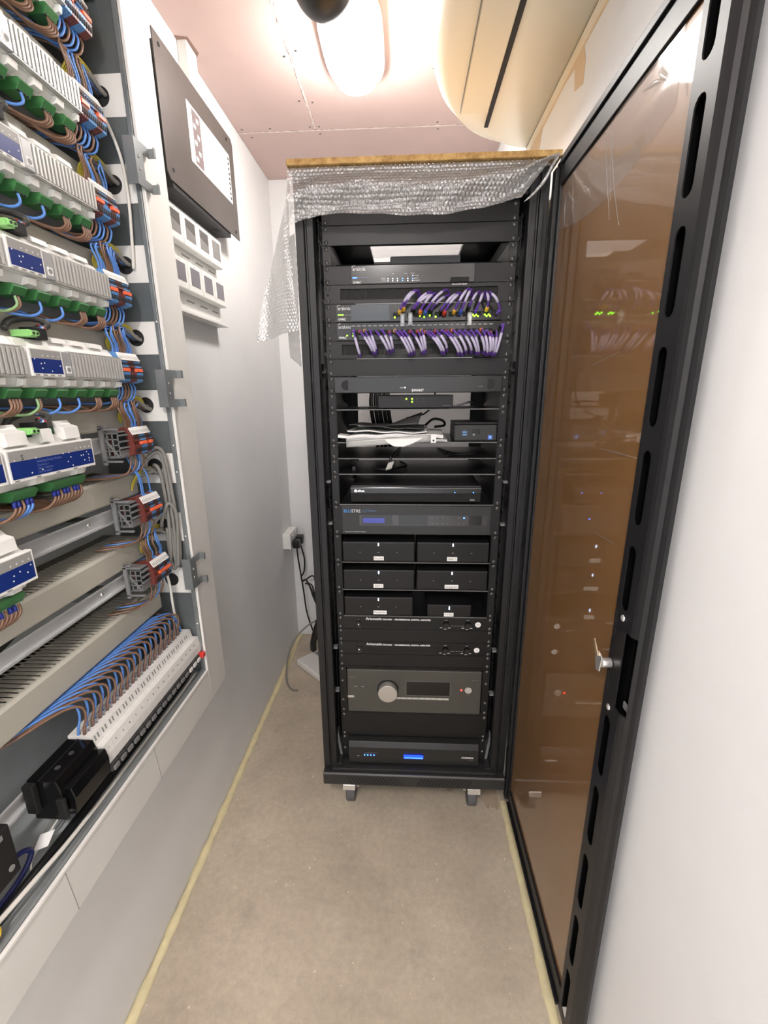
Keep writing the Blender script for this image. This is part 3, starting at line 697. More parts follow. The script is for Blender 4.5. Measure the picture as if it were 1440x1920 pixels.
t = thing('lighting_processor', 'slim black box with three green lights on a shelf below the gloss controller', 'control box', (0.025, Y0+0.05, zs9))
obj('case', MB().box(-0.078, 0.126, Y0+0.006, Y0+0.13, zs9+0.002, zs9+0.036), BLK2, t, bevel=0.001)
for x in (-0.06, 0.11): obj('foot', MB().cyl((x, Y0+0.03), 0.006, zs9, zs9+0.002, 'z', 10), BLKM, t)
for x, z, m_ in ((-0.001, .0265, LEDG), (0.0145, .0265, LEDG), (0.0145, .0185, LEDG), (0.029, .0265, SCREWM), (0.029, .0185, SCREWM), (0.044, .0265, SCREWM), (0.044, .0185, SCREWM)):
    obj('status_light', MB().cyl((x, zs9+z), 0.0022 if m_ is LEDG else 0.0008, Y0+0.0052, Y0+0.0062, 'y', 8), m_, t)
for x in (-0.042, 0.090): obj('front_screw', MB().cyl((x, zs9+0.022), 0.0018, Y0+0.0052, Y0+0.0062, 'y', 8), BLKM, t)
obj('small_print', MB().box(0.098, 0.118, Y0+0.0056, Y0+0.0062, zs9+0.0075, zs9+0.0085), PRINTG, t)

# paper folder: leaning sheets in a clear sleeve
t = thing('paper_folder', 'crumpled clear sleeve of white papers topped by a dark sheet, left on the shelf', 'folder', (-0.05, Y0+0.08, zs12))
def sheet(x0, x1, y0, y1, z, thick, curl, seed, corner=0.0):
    rr = random.Random(seed); a, b, c = rr.random()*6, rr.random()*6, rr.random()*6
    def top(u, v):
        x = x0 + (x1-x0)*u + 0.010*v; y = y0 + (y1-y0)*v
        h = z + curl*(0.5+0.5*math.sin(u*4+a))*(1-v*0.5) + 0.0015*math.sin(u*17+b) + corner*max(0, u-0.5)*2*max(0, 1-v*1.4)**1.5
        return (x, y, h)
    mb = MB().grid(top, 22, 8); n = len(mb.v)
    mb.add([(x, y, z_-thick) for x, y, z_ in mb.v[:n]], [tuple(reversed(f)) for f in mb.f[:22*8]], 0, True)
    def edge(ids):
        for i, j in zip(ids[:-1], ids[1:]): mb.f.append((i, i+n, j+n, j)); mb.m.append(0); mb.s.append(False)
    w_ = 23
    edge(list(range(w_))[::-1]); edge([8*w_+i for i in range(w_)]); edge([i*w_ for i in range(9)]); edge([i*w_+22 for i in range(9)][::-1])
    return mb
obj('sleeve', sheet(-0.165, 0.110, Y0-0.022, Y0+0.19, zs12+0.0085, 0.0065, 0.004, 1), M('sleeve_grey', (168, 168, 166), 0.3), t)
obj('sleeve_front', MB().grid(lambda u, v: (-0.165+0.235*u, Y0-0.0235-0.001*math.sin(u*9), zs12-0.012+0.016*u+0.018*v), 14, 3), M('sleeve_grey', (168, 168, 166), 0.3), t, solid=0.0012)
obj('paper_stack', sheet(-0.158, 0.10, Y0-0.010, Y0+0.18, zs12+0.019, 0.0095, 0.004, 2), PAPER, t)
obj('paper_sheet', sheet(-0.163, 0.055, Y0-0.016, Y0+0.17, zs12+0.0285, 0.003, 0.005, 3), PAPER, t)
obj('paper_sheet', MB().prism([(-0.06, zs12+0.010), (0.045, zs12+0.0135), (0.015, zs12-0.002), (-0.008, zs12-0.010), (-0.035, zs12-0.009), (-0.05, zs12+0.000)], Y0-0.0268, Y0-0.0258, 'y'), PAPER, t)
obj('dark_sheet', sheet(-0.158, 0.046, Y0-0.008, Y0+0.15, zs12+0.038, 0.002, 0.010, 4), M('dark_grey_paper', (70, 70, 70), 0.7), t)
obj('raised_flap', MB().grid(lambda u, v: (-0.06+0.092*u+0.012*v, Y0+0.0+0.05*v, zs12+0.046+0.030*u*v+0.003*u), 8, 5), M('dark_grey_paper', (70, 70, 70), 0.7), t, solid=0.001)
obj('folded_corner', MB().prism([(-0.190, zs12+0.013), (-0.158, zs12+0.010), (-0.158, zs12+0.017), (-0.190, zs12+0.021)], Y0-0.008, Y0+0.04, 'y'), PAPER, t)
obj('sleeve_tab', MB().box(0.066, 0.080, Y0-0.0268, Y0-0.0252, zs12+0.0005, zs12+0.022), PAPER, t)
obj('tab_hole', MB().cyl((0.073, zs12+0.0065), 0.0026, Y0-0.0274, Y0-0.0266, 'y', 10), INK, t)

t = thing('mini_computer', 'small square black computer with blue ports on the right of the shelf', 'computer', (0.188, Y0+0.06, zs12))
x0, x1 = 0.130, 0.2475
obj('case', MB().box(x0, x1, Y0-0.004, Y0+0.11, zs12+0.002, zs12+0.046), DGREY, t, bevel=0.004)
obj('lid', MB().box(x0-0.0006, x1+0.0006, Y0-0.0048, Y0+0.1106, zs12+0.0465, zs12+0.0535), BLK2, t, bevel=0.003)
for i in range(4): obj('foot', MB().cyl((x0+0.012+0.09*(i % 2), Y0+0.012+0.08*(i//2)), 0.005, zs12, zs12+0.002, 'z', 8), BLKM, t)
for z in (0.0175, 0.0245): obj('usb_port', MB().box(0.153, 0.165, Y0-0.0046, Y0-0.0038, zs12+z, zs12+z+0.0045), M('usb_blue', (96, 140, 190), 0.4), t)
text('SS', 0.004, PRINTG, t, (0.156, Y0-0.0045, zs12+0.031))
obj('infrared_window', MB().box(0.178, 0.200, Y0-0.0045, Y0-0.0038, zs12+0.022, zs12+0.034), BLKG, t)
obj('headphone_jack', MB().cyl((0.184, zs12+0.020), 0.003, Y0-0.0048, Y0-0.0038, 'y', 10), PRINTG, t)
obj('sticker', MB().box(0.2225, 0.2345, Y0-0.0046, Y0-0.0038, zs12+0.0065, zs12+0.0185), M('sticker_blue', (66, 112, 200), 0.35), t, label='small blue square sticker')
obj('sticker_print', MB().cyl((0.2285, zs12+0.0125), 0.0035, Y0-0.0049, Y0-0.0045, 'y', 12), M('sticker_light_blue', (150, 190, 240), 0.4), t)

# loose cable ends on the empty shelves
def loose(name, label, pts, r_, mt, plug=None):
    t = thing(name, label, 'cable', pts[0])
    obj('cord', MB().tube(pts, r_, n=7, sub=5), mt, t)
    if plug: obj('plug', plug[0], plug[1], t, bevel=0.0008)
z = zs13
pb = MB().add([(-0.058,Y0-0.018,z-0.029),(-0.041,Y0-0.018,z-0.024),(-0.034,Y0-0.002,z-0.008),(-0.051,Y0-0.002,z-0.013),(-0.058,Y0-0.012,z-0.034),(-0.041,Y0-0.012,z-0.029),(-0.034,Y0+0.004,z-0.014),(-0.051,Y0+0.004,z-0.019)],
              [(0,1,2,3),(7,6,5,4),(0,4,5,1),(1,5,6,2),(2,6,7,3),(3,7,4,0)])
loose('display_cable', 'black display cable whose white-tipped plug hangs off the empty shelf', [(-0.02,Y0+0.2,z+0.006),(-0.03,Y0+0.1,z+0.006),(-0.04,Y0+0.03,z+0.005),(-0.043,Y0+0.004,z+0.005),(-0.0435,Y0-0.006,z+0.004),(-0.044,Y0-0.009,z-0.006)], 0.0035, WBLK, (pb, M('plug_grey', (186, 186, 182), 0.45)))
loose('power_lead', 'thin black lead curling across the right of the empty shelf', [(0.10,Y0+0.2,z+0.004),(0.14,Y0+0.06,z+0.004),(0.20,Y0+0.05,z+0.006),(0.13,Y0+0.03,z+0.004),(0.115,Y0+0.012,z+0.004)], 0.003, WBLK)
z = zs14
loose('audio_lead', 'black lead with a grey plug lying on the shelf above the video recorder', [(-0.02,Y0+0.2,z+0.004),(0.0,Y0+0.1,z+0.006),(-0.06,Y0+0.05,z+0.004),(-0.1,Y0+0.06,z+0.004)], 0.003, WBLK,
      (MB().box(-0.160,-0.150,Y0+0.05,Y0+0.075,z,z+0.012), DGREY))
pts = [(-0.135,1.80,1.47),(-0.138,1.74,1.42),(-0.13,1.70,1.36),(-0.12,1.72,1.30),(-0.11,1.76,1.2)]
bun = thing('cable_bundle', 'thick black cables falling down the back of the rack', 'cable', (-0.13, 1.75, 1.3))
for i in range(5):
    obj('cord', MB().tube([(x+0.016*i, y+0.01*(i % 2), zq) for x, y, zq in pts], 0.0075, n=8, sub=5), WBLK, bun)
loose('black_lead', 'single black lead drooping behind the papers in front of the bright wall', [(0.10,1.62,1.45),(0.095,1.60,1.41),(0.06,1.58,1.375),(0.0,1.6,1.36)], 0.003, WBLK)
loose('looped_lead', 'black lead curling next to the mini computer', [(0.06,Y0+0.21,zs12+0.03),(0.085,Y0+0.205,zs12+0.05),(0.115,Y0+0.2,zs12+0.045),(0.12,Y0+0.205,zs12+0.03),(0.09,Y0+0.215,zs12+0.025)], 0.004, WBLK)
loose('grey_plug_lead', 'grey-ended leads lying right of the slim green-lit box', [(0.20,Y0+0.12,zs9+0.012),(0.175,Y0+0.05,zs9+0.016),(0.15,Y0+0.03,zs9+0.010),(0.132,Y0+0.02,zs9+0.006)], 0.003, M('lead_grey', (110, 108, 116), 0.4))

# 14-16: recorder
t = thing('video_recorder', 'flat black video recorder with a chrome badge, on the shelf above the matrix switcher', 'video recorder', (0.026, Y0+0.05, zs16))
zb = zs16 + 0.004
obj('case', MB().box(-0.160, 0.213, Y0+0.012, Y0+0.28, zb, zb+0.048), DGREY, t, bevel=0.0015)
obj('upper_fascia', MB().box(-0.161, 0.214, Y0+0.006, Y0+0.0118, zb+0.026, zb+0.044), BLKG, t, bevel=0.001)
obj('lower_fascia', MB().box(-0.160, 0.213, Y0+0.008, Y0+0.0118, zb+0.001, zb+0.0255), M('fine_mesh_black', (30, 30, 31), 0.5, bump=0.8, bscale=700), t)
obj('trim_line', MB().box(-0.161, 0.214, Y0+0.005, Y0+0.0058, zb+0.0405, zb+0.0420), GREYP, t)
obj('badge', MB().cyl((-0.146, zb+0.034), 0.0042, Y0+0.0048, Y0+0.006, 'y', 14), CHROME, t)
text('alhua', 0.0095, CHROME, t, (-0.1405, Y0+0.0052, zb+0.0312), bold=0.0002)
for x in (0.139, 0.192): obj('status_light', MB().box(x-0.0013, x+0.0013, Y0+0.0052, Y0+0.006, zb+0.0285, zb+0.0310), LEDB, t)
obj('usb_socket', MB().box(0.183, 0.196, Y0+0.0072, Y0+0.008, zb+0.005, zb+0.010), GREYP, t)
for i in range(4): obj('foot', MB().cyl((-0.13+0.31*(i % 2), Y0+0.04+0.2*(i//2)), 0.008, zs16, zs16+0.004, 'z', 10), BLKM, t)

# 16-18: matrix
t = unit('matrix_switcher', 'black two-unit video matrix with a small blue display', 'video switcher', 16, 18)
z0, z1 = zU(18), zU(16)
obj('case', panel_box(16, 18).box(CX-0.2155, CX+0.2155, Y0+0.003, Y0+0.33, z0+0.001, z1-0.001), BLK2, t, bevel=0.0006)
obj('front_fascia', MB().box(CX-0.2155, CX+0.2155, Y0-0.003, Y0-0.0001, z0+0.002, z1-0.002), DGREY, t, bevel=0.0008)
Yg = Y0-0.0032
obj('display_strip', MB().box(-0.136, 0.232, Yg-0.0004, Yg, z0+0.029, z0+0.061), M('strip_grey', (58, 58, 58), 0.2), t)
obj('display_window', MB().box(-0.130, -0.040, Yg-0.0009, Yg-0.0004, z0+0.031, z0+0.060), BLKG, t)
obj('display', MB().box(-0.126, -0.063, Yg-0.0012, Yg-0.0009, z0+0.037, z0+0.052), LCDB, t)
obj('dark_window', MB().box(-0.022, 0.062, Yg-0.0009, Yg-0.0004, z0+0.031, z0+0.060), BLKG, t)
obj('infrared_window', MB().box(0.181, 0.218, Yg-0.0009, Yg-0.0004, z0+0.031, z0+0.060), BLKG, t)
for i, x in enumerate((0.076, 0.091, 0.106, 0.121, 0.152, 0.167)):
    for j, z in enumerate((z0+0.036, z0+0.053)):
        obj('status_light', MB().cyl((x, z), 0.0022 if (i == 5 and j) else 0.0011, Yg-0.0009, Yg-0.0003, 'y', 8), LEDB if (i == 5 and j) else PRINTG, t)
text('BLU', 0.0125, M('print_blue', (70, 140, 210), 0.5), t, (-0.182, Yg, z1-0.021), bold=0.0002)
text('STRE', 0.0125, PRINTW, t, (-0.1595, Yg, z1-0.021))
P = [(-0.129, 0), (-0.124, .009), (-0.119, 0), (-0.114, .009), (-0.110, .002), (-0.106, .008), (-0.102, .003), (-0.099, .006), (-0.096, .0045), (-0.086, .0045)]
obj('logo_wave', MB().tube([(x, Yg-0.0002, z1-0.021+q) for x, q in P], 0.0007, n=4, sub=1), M('print_light_blue', (120, 170, 220), 0.5), t)
text('Custom Pro 4K HDMI Video Matrix', 0.0042, PRINTW, t, (-0.180, Yg, z0+0.008))

# 18-24: streaming amplifiers
SBX = [(zs20, -0.190, 0.0265, 'Kitchen', 'wide black streaming amplifier labelled Kitchen, top left of the six', -0.081),
       (zs20, 0.0325, 0.2445, 'Bath 1', 'wide black streaming amplifier labelled Bath 1, top right of the six', 0.137),
       (zs22, -0.190, 0.0265, 'Bath 2', 'wide black streaming amplifier labelled Bath 2, under the Kitchen one', -0.083),
       (zs22, 0.0325, 0.2445, 'Dining Rm', 'wide black streaming amplifier labelled Dining Rm, under the Bath 1 one', 0.138),
       (zs24, -0.190, 0.0225, 'Family Rm', 'wide black streaming amplifier labelled Family Rm, under the Bath 2 one', -0.079)]
for zb, x0, x1, nm, lab, lx in SBX:
    t = thing('streaming_amplifier', lab, 'amplifier', ((x0+x1)/2, Y0+0.1, zb), 'streaming amplifiers on the rack shelves')
    obj('case', MB().box(x0, x1, Y0-0.003, Y0+0.20, zb+0.001, zb+0.064), BLK2, t, bevel=0.003)
    obj('base', MB().box(x0+0.01, x1-0.01, Y0+0.008, Y0+0.19, zb, zb+0.0008), BLKM, t)
    obj('top_lip', MB().box(x0+0.002, x1-0.002, Y0-0.0038, Y0-0.0031, zb+0.0595, zb+0.0620), DGREY, t)
    xc = (x0+x1)/2
    obj('status_light', MB().box(xc-0.0015, xc+0.0015, Y0-0.0045, Y0-0.0031, zb+0.052, zb+0.0605), LEDW, t)
    for dx, s in ((-0.055, .0016), (0, .003), (0.055, .0016)): obj('touch_mark', MB().box(xc+dx-s, xc+dx+s, Y0-0.0036, Y0-0.0031, zb+0.0300, zb+0.0320), PRINTG, t)
    wd = 0.030 if len(nm) < 8 else 0.041
    obj('name_label', MB().box(lx-wd/2, lx+wd/2, Y0-0.0037, Y0-0.0031, zb+0.006, zb+0.0185), PAPER, t)
    text(nm, 0.0085, PRINTG, t, (lx, Y0-0.0039, zb+0.0095), align='CENTER', bold=0.0001)
t = thing('streaming_bridge', 'smaller black streaming box labelled TV Rm, bottom right of the six', 'media box', (0.134, Y0+0.1, zs24))
obj('case', MB().box(0.066, 0.201, Y0-0.003, Y0+0.137, zs24+0.001, zs24+0.041), BLK2, t, bevel=0.003)
obj('base', MB().box(0.075, 0.19, Y0+0.006, Y0+0.125, zs24, zs24+0.0008), BLKM, t)
obj('status_light', MB().box(0.132, 0.135, Y0-0.0045, Y0-0.0031, zs24+0.026, zs24+0.036), LEDW, t)
obj('name_label', MB().box(0.118, 0.147, Y0-0.0037, Y0-0.0031, zs24+0.002, zs24+0.0145), PAPER, t)
text('TV Rm', 0.0085, PRINTG, t, (0.1325, Y0-0.0039, zs24+0.0055), align='CENTER', bold=0.0001)
obj('dark_pack', MB().box(0.066, 0.19, Y0+0.142, Y0+0.24, zs24+0.0002, zs24+0.05), BLKM, t)

# 24-25 and 26-27: slim amplifiers
def slim_amp(k, label, num):
    t = unit('power_amplifier', label, 'amplifier', k, k+1)
    z0, z1 = zU(k+1), zU(k)
    obj('case', panel_box(k, k+1).box(CX-0.215, CX+0.215, Y0+0.003, Y0+0.30, z0+0.001, z1-0.001), BLK2, t, bevel=0.0006)
    text('Artcoustic', 0.0122, PRINTW, t, (-0.124, Y0-0.0003, z1-0.0125), bold=0.0003, sx=0.97)
    text('PDA1000  ·  PROFESSIONAL DIGITAL AMPLIFIER', 0.0066, PRINTW, t, (-0.071, Y0-0.0003, z1-0.0125), bold=0.0003, sx=1.08)
    for xa, xb in ((-0.126, -0.019), (-0.006, 0.102)):
        mb = MB()
        for i in range(5): mb.box(xa, xb, Y0-0.0004, Y0+0.0005, z0+0.0075+i*0.0046, z0+0.0075+i*0.0046+0.0028)
        obj('vent_slots', mb, BLKM, t, kind='stuff')
    kn = obj('power_button', MB().cyl((-0.147, z0+0.0195), 0.0085, Y0-0.004, Y0-0.0002, 'y', 18), BLKG, t)
    obj('button_spark', MB().dome((-0.147, Y0-0.004, z0+0.017), 0.003, 'y', 0.0012, 8, 2, sign=-1), CHROME, t)
    text('ON', 0.003, PRINTG, t, (-0.149, Y0-0.0003, z0+0.032)); text('POWER', 0.003, PRINTG, t, (-0.151, Y0-0.0003, z0+0.006))
    for x in (0.126, 0.193):
        obj('level_knob', MB().cyl((x, z0+0.022), 0.0085, Y0-0.010, Y0-0.0002, 'y', 18, r1=0.0095).box(x-0.0007, x+0.0007, Y0-0.0108, Y0-0.010, z0+0.023, z0+0.029), BLKG, t)
        text('GAIN', 0.0035, PRINTW, t, (x-0.0045, Y0-0.0003, z0+0.0345))
        for dx, dz in ((-0.015, .008), (-0.002, .004), (0.010, .008)): obj('scale_mark', MB().box(x+dx-0.004, x+dx+0.004, Y0-0.0004, Y0, z0+dz, z0+dz+0.0016), PRINTW, t)
    for i in range(5): obj('signal_mark', MB().box(0.142+i*0.0085, 0.147+i*0.0085, Y0-0.0004, Y0, z0+0.0152, z0+0.0168), PRINTG, t)
    obj('round_sticker', MB().cyl((0.224, z0+0.0215), 0.0088, Y0-0.0008, Y0-0.0001, 'y', 22), PAPER, t)
    text(num, 0.0062, PRINTG, t, (0.224, Y0-0.0010, z0+0.0195), align='CENTER')
slim_amp(24, 'upper slim black digital amplifier with white lettering, under the streaming boxes', 'P02')
slim_amp(26, 'lower slim black digital amplifier with white lettering, above the silver-knob receiver', 'P01')

# 28-32: receiver
t = unit('av_receiver', 'large dark grey receiver with a big silver volume knob', 'receiver', 28, 32, holes=False)
screws(t, (zU(28)-0.012, zU(29)-0.012, zU(31)+0.005, zU(32)+0.012))
z0, z1 = zU(32), zU(28)
mb = MB().box(CX-0.2413, -0.192, Y0, Y0+0.003, z0+0.0006, z1-0.0006).box(0.2475, CX+0.2413, Y0, Y0+0.003, z0+0.0006, z1-0.0006)
mb.box(-0.192, 0.2475, Y0, Y0+0.003, z1-0.006, z1-0.0006).box(-0.192, 0.2475, Y0, Y0+0.003, z0+0.0006, z0+0.006)
obj('rack_frame', mb, BLK2, t)
AVG = M('receiver_grey', (68, 67, 62), 0.42)
obj('case', MB().box(-0.188, 0.2435, Y0+0.006, Y0+0.36, z0+0.010, z1-0.010), BLK2, t)
obj('front_fascia', MB().box(-0.189, 0.2445, Y0-0.006, Y0+0.0055, z0+0.009, z1-0.009), AVG, t, bevel=0.003)
Yr = Y0-0.0062
obj('knob_recess', MB().cyl((-0.056, 0.517), 0.0345, Yr-0.0006, Yr, 'y', 40), BLKM, t)
obj('volume_knob', MB().cyl((-0.056, 0.517), 0.0310, Yr-0.026, Yr-0.0007, 'y', 48), M('silver_knob', (186, 184, 178), 0.32, metal=0.6), t, bevel=0.002, label='big silver volume knob')
obj('display', MB().box(0.004, 0.144, Yr-0.0007, Yr, 0.497, 0.548), BLKG, t, bevel=0.0004)
obj('display_edge', MB().box(0.0015, 0.1465, Yr-0.0004, Yr, 0.495, 0.550), M('edge_grey', (92, 91, 86), 0.4), t)
for i in range(10): obj('source_button', MB().box(-0.053+i*0.0195, -0.053+i*0.0195+0.0189, Yr-0.0022, Yr, 0.4815, 0.4885), M('button_silver', (178, 176, 168), 0.35), t, bevel=0.001)
obj('power_button', MB().cyl((0.203, 0.521), 0.0115, Yr-0.003, Yr, 'y', 24), M('button_silver', (178, 176, 168), 0.35), t, bevel=0.001)
obj('standby_light', MB().cyl((0.181, 0.5205), 0.0028, Yr-0.0012, Yr-0.0001, 'y', 10), LEDR, t)
obj('headphone_socket', MB().prism([(-0.178+0.006*math.cos(q)+(0.0055 if math.cos(q) > 0 else -0.0055), 0.487+0.0042*math.sin(q)) for q in [2*math.pi*i/16 for i in range(16)]], Yr-0.0012, Yr, 'y'), M('button_silver', (178, 176, 168), 0.35), t)
text('ARCAM', 0.0052, PRINTG, t, (-0.181, Yr-0.0003, 0.558), sx=1.1); text('HDA AVR20', 0.0042, PRINTG, t, (0.212, Yr-0.0003, 0.556)); text('POWER', 0.0035, PRINTG, t, (0.197, Yr-0.0003, 0.502))
for x, m_ in ((-0.166, PRINTG), (-0.153, INK), (-0.143, PRINTG), (-0.132, INK)): obj('port_mark', MB().box(x, x+(0.011 if m_ is PRINTG else .005), Yr-0.0004, Yr, 0.5235, 0.5262), m_, t)

# 34-36: power conditioner
t = unit('power_conditioner', 'black power conditioner with a blue glowing switch at the rack bottom', 'power conditioner', 34, 36, holes=False)
z0, z1 = zU(36)+0.0012, zU(34)
screws(t, (z1-0.0085, z0+0.034))
obj('case', MB().box(CX-0.2413, CX+0.2413, Y0, Y0+0.003, z0+0.001, z1-0.0006).box(CX-0.215, CX+0.215, Y0+0.003, Y0+0.30, z0+0.004, z1-0.001), BLK2, t)
pr = [(Y0-0.0002, z1-0.003), (Y0-0.020, z1-0.007), (Y0-0.027, z1-0.026), (Y0-0.029, z0+0.02), (Y0-0.029, z0+0.001), (Y0-0.0002, z0+0.001)]
obj('front_fascia', MB().prism(pr, CX-0.217, CX+0.217, 'x'), M('conditioner_black', (30, 30, 30), 0.33), t, bevel=0.002)
Yp = Y0-0.0294
obj('glowing_switch', MB().box(-0.004, 0.061, Yp-0.003, Yp, z0+0.026, z0+0.041), M('switch_blue', (16, 50, 220), 0.3, emit=(20, 60, 255), es=1.0), t, bevel=0.002)
obj('switch_highlight', MB().box(-0.003, 0.060, Yp-0.0034, Yp-0.003, z0+0.0285, z0+0.0325), M('switch_blue_light', (40, 100, 255), 0.3, emit=(60, 110, 255), es=1.2), t)
for i in range(4): obj('status_light', MB().cyl((-0.135+i*0.0105, z0+0.034), 0.0021, Yp-0.0008, Yp, 'y', 8), LEDB, t)
text('PROTECTION OK  ACTIVE', 0.0036, PRINTG, t, (-0.135, Yp-0.0002, z0+0.042)); obj('usb_mark', MB().box(-0.160, -0.153, Yp-0.0006, Yp, z0+0.029, z0+0.0305), PRINTW, t)
text('FURMAN', 0.0098, PRINTW, t, (0.187, Yp-0.0003, z0+0.032), shear=0.25, bold=0.0003); text('P-1800 PF R', 0.0035, PRINTG, t, (0.211, Yp-0.0003, z0+0.0245))

# ---------------------------------------------------------------- on top of the rack
o = obj('chipboard_sheet', MB().box(RL-0.010, RR+0.018, RY-0.016, 1.50, 1.9575, 1.9705), CHIP, bevel=0.0015)
tag(o, 'raw chipboard sheet lying on the bubble wrap on top of the rack', 'board')
def bub(u, v, cell=0.0095):                                     # hexagonal bubbles
    a = u/cell; b = v/(cell*0.866); j = round(b); off = 0.5 if j % 2 else 0.0
    i = round(a-off)+off
    d = math.hypot((a-i), (b-j)*0.866)
    return max(0.0, 1 - (d/0.44)**2)**0.5*0.0032 if d < 0.44 else 0.0
wrap = thing('bubble_wrap', 'clear bubble wrap draped over the top front and left side of the rack', 'bubble wrap', (CX, RY-0.02, 1.95))
rw = random.Random(9); ph = [rw.random()*6 for _ in range(8)]
def front(u, v):
    x = RL-0.008 + (RR+0.015-RL)*u
    low = 1.838 + 0.030*u + 0.022*max(0, u-0.55) + 0.010*math.sin(u*6+1) - 0.012*max(0, 0.12-u)*8
    if u > 0.87: low += (u-0.87)*0.62
    low = min(low, 1.95)
    z = 1.9545 + (low-1.9545)*v
    fold = 0.012*math.sin(v*8.0 + u*2.2 + 0.6*math.sin(u*7)) * min(1, v*3)
    y = RY - 0.008 - 0.012*min(1, v*4) - 0.012*v + fold + 0.003*math.sin(u*40+v*13+ph[1])*v
    return (x, min(y, RY-0.004) - bub(x, z), z)
obj('front_drape', MB().grid(front, 300, 62), BUBBLE, wrap)
def side(u, v):                                                 # hangs off the left edge, flaring towards the wall
    z = 1.950 - 0.345*v - 0.02*u*v
    flare = 0.018 + 0.110*v**0.75
    x = RL - 0.010 - flare*u - 0.012*math.sin(u*5+v*4)*v
    y = RY - 0.004 + 0.10*u + 0.018*math.sin(u*7+v*3) * v
    return (x, y - bub(u*0.13, z) - 0.004*math.sin(u*13+v*9)*v, z)
obj('side_drape', MB().grid(side, 70, 150), BUBBLE2, wrap)
def side2(u, v):
    z = 1.83 - 0.285*v
    return (RL - 0.006 - 0.040*u*v - 0.012*u, RY + 0.006 + 0.05*u + 0.01*math.sin(v*7+u*3), z + 0.02*math.sin(u*3)) if False else (RL - 0.006 - 0.045*u, RY+0.02+0.06*u+0.008*math.sin(v*6) - bub(u*0.07, z), z - 0.03*(1-u)*v)
obj('inner_fold', MB().grid(side2, 22, 110), BUBBLE2, wrap)
obj('rolled_edge', MB().tube([(RR-0.062, RY-0.022, 1.868), (RR-0.045, RY-0.026, 1.880), (RR-0.022, RY-0.028, 1.905), (RR-0.006, RY-0.034, 1.934), (RR+0.004, RY-0.028, 1.951)], [0.001, 0.003, 0.0042, 0.0042, 0.003], n=8, sub=4), BUBBLE, wrap)
obj('top_layer', MB().grid(lambda u, v: (RL-0.008+(RR+0.016-RL)*u, RY-0.008+0.7*v, 1.9478+0.006*abs(math.sin(u*23)*math.sin(v*31))), 40, 30), BUBBLE, wrap)
# ---------------------------------------------------------------- ceiling lamp, dome, air conditioner
def oval(cx, cy, a, b, n=28, e=2.6):
    return [(cx + a*math.copysign(abs(math.cos(q))**(2/e), math.cos(q)), cy + b*math.copysign(abs(math.sin(q))**(2/e), math.sin(q))) for q in [2*math.pi*i/n for i in range(n)]]
def bulkhead(cx, cy, a, b, mat, label):
    t = thing('ceiling_lamp', label, 'lamp', (cx, cy, ZC))
    obj('base', MB().prism(oval(cx, cy, a+0.012, b+0.012, e=3.4), ZC-0.028, ZC-0.0003, 'z'), WHITE, t, bevel=0.004)
    mb = MB(); n = 28; rings = []
    for k in range(7):
        q = math.pi/2*k/6
        rings.append([(x, y, ZC-0.0285-0.065*math.sin(q)) for x, y in oval(cx, cy, max(.001, a*math.cos(q)**0.7), max(.001, b*math.cos(q)**0.7), n)])
    mb.add([p for r_ in rings for p in r_], [(k*n+i, (k+1)*n+i, (k+1)*n+(i+1) % n, k*n+(i+1) % n) for k in range(6) for i in range(n)], 0, True)
    obj('diffuser', mb, mat, t)
bulkhead(-0.160, 1.555, 0.078, 0.158, LAMPM, 'glowing oval bulkhead lamp on the pink ceiling above the rack')
bulkhead(-0.16, -0.65, 0.085, 0.18, M('room_lamp_diffuser', (255, 250, 240), 0.4, emit=(255, 251, 247), es=LAMP_ROOM), 'second glowing oval bulkhead lamp on the ceiling by the doorway')
t = thing('dome_sensor', 'black dome hanging from the ceiling in front of the lamp', 'sensor', (-0.198, 1.280, ZC))
obj('mount', MB().cyl((-0.198, 1.280), 0.066, ZC-0.072, ZC-0.0005, 'z', 36), BLK, t, bevel=0.003)
obj('dome', MB().dome((-0.198, 1.280, ZC-0.0725), 0.070, 'z', 0.062, 36, 9, sign=-1), M('dome_black', (26, 26, 27), 0.38), t)

ac = thing('air_conditioner', 'white wall-mounted air conditioner unit high on the right wall', 'air conditioner', (XR-0.001, 1.1, 2.3))
def ac_section(y):
    y1, y2, W = 1.20, 1.635, 0.330
    w_ = W if y < y1 else W*max(0.06, math.sqrt(max(0, 1-((y-y1)/(y2-y1))**3.0)))
    x = XR-0.001
    prof = [(0, 2.176), (0.55, 2.180), (0.84, 2.190), (0.95, 2.218), (1.0, 2.262), (0.985, 2.33), (0.93, 2.385), (0.80, 2.404), (0, 2.404)]
    return [(x - w_*p, z) for p, z in prof]
ys = [0.48, 0.50, 0.9] + [1.20 + 0.434*math.sin(math.pi/2*i/16) for i in range(17)]
mb = MB(); rings = [[(x, y, z) for x, z in ac_section(y)] for y in ys]; n = 9
mb.add([p for r_ in rings for p in r_], [(k*n+i, k*n+(i+1) % n, (k+1)*n+(i+1) % n, (k+1)*n+i) for k in range(len(ys)-1) for i in range(n)] + [tuple(range(n)), tuple((len(ys)-1)*n+i for i in range(n-1, -1, -1))], 0, True)
body = obj('case', mb, ACW, ac)
obj('outlet_slot', MB().box(XR-0.162, XR-0.151, 0.60, 1.505, 2.1745, 2.1775), INK, ac)
obj('louver', MB().box(XR-0.235, XR-0.163, 0.60, 1.44, 2.1758, 2.1785), ACW, ac, bevel=0.0015)
obj('seam', MB().box(XR-0.2385, XR-0.2368, 0.60, 1.44, 2.1758, 2.1800), GREYP, ac)
obj('wall_edge_strip', MB().box(XR-0.012, XR-0.0008, 0.48, 1.63, 2.168, 2.1755), ACW, ac)
for x in (-0.03, 0.0): pass
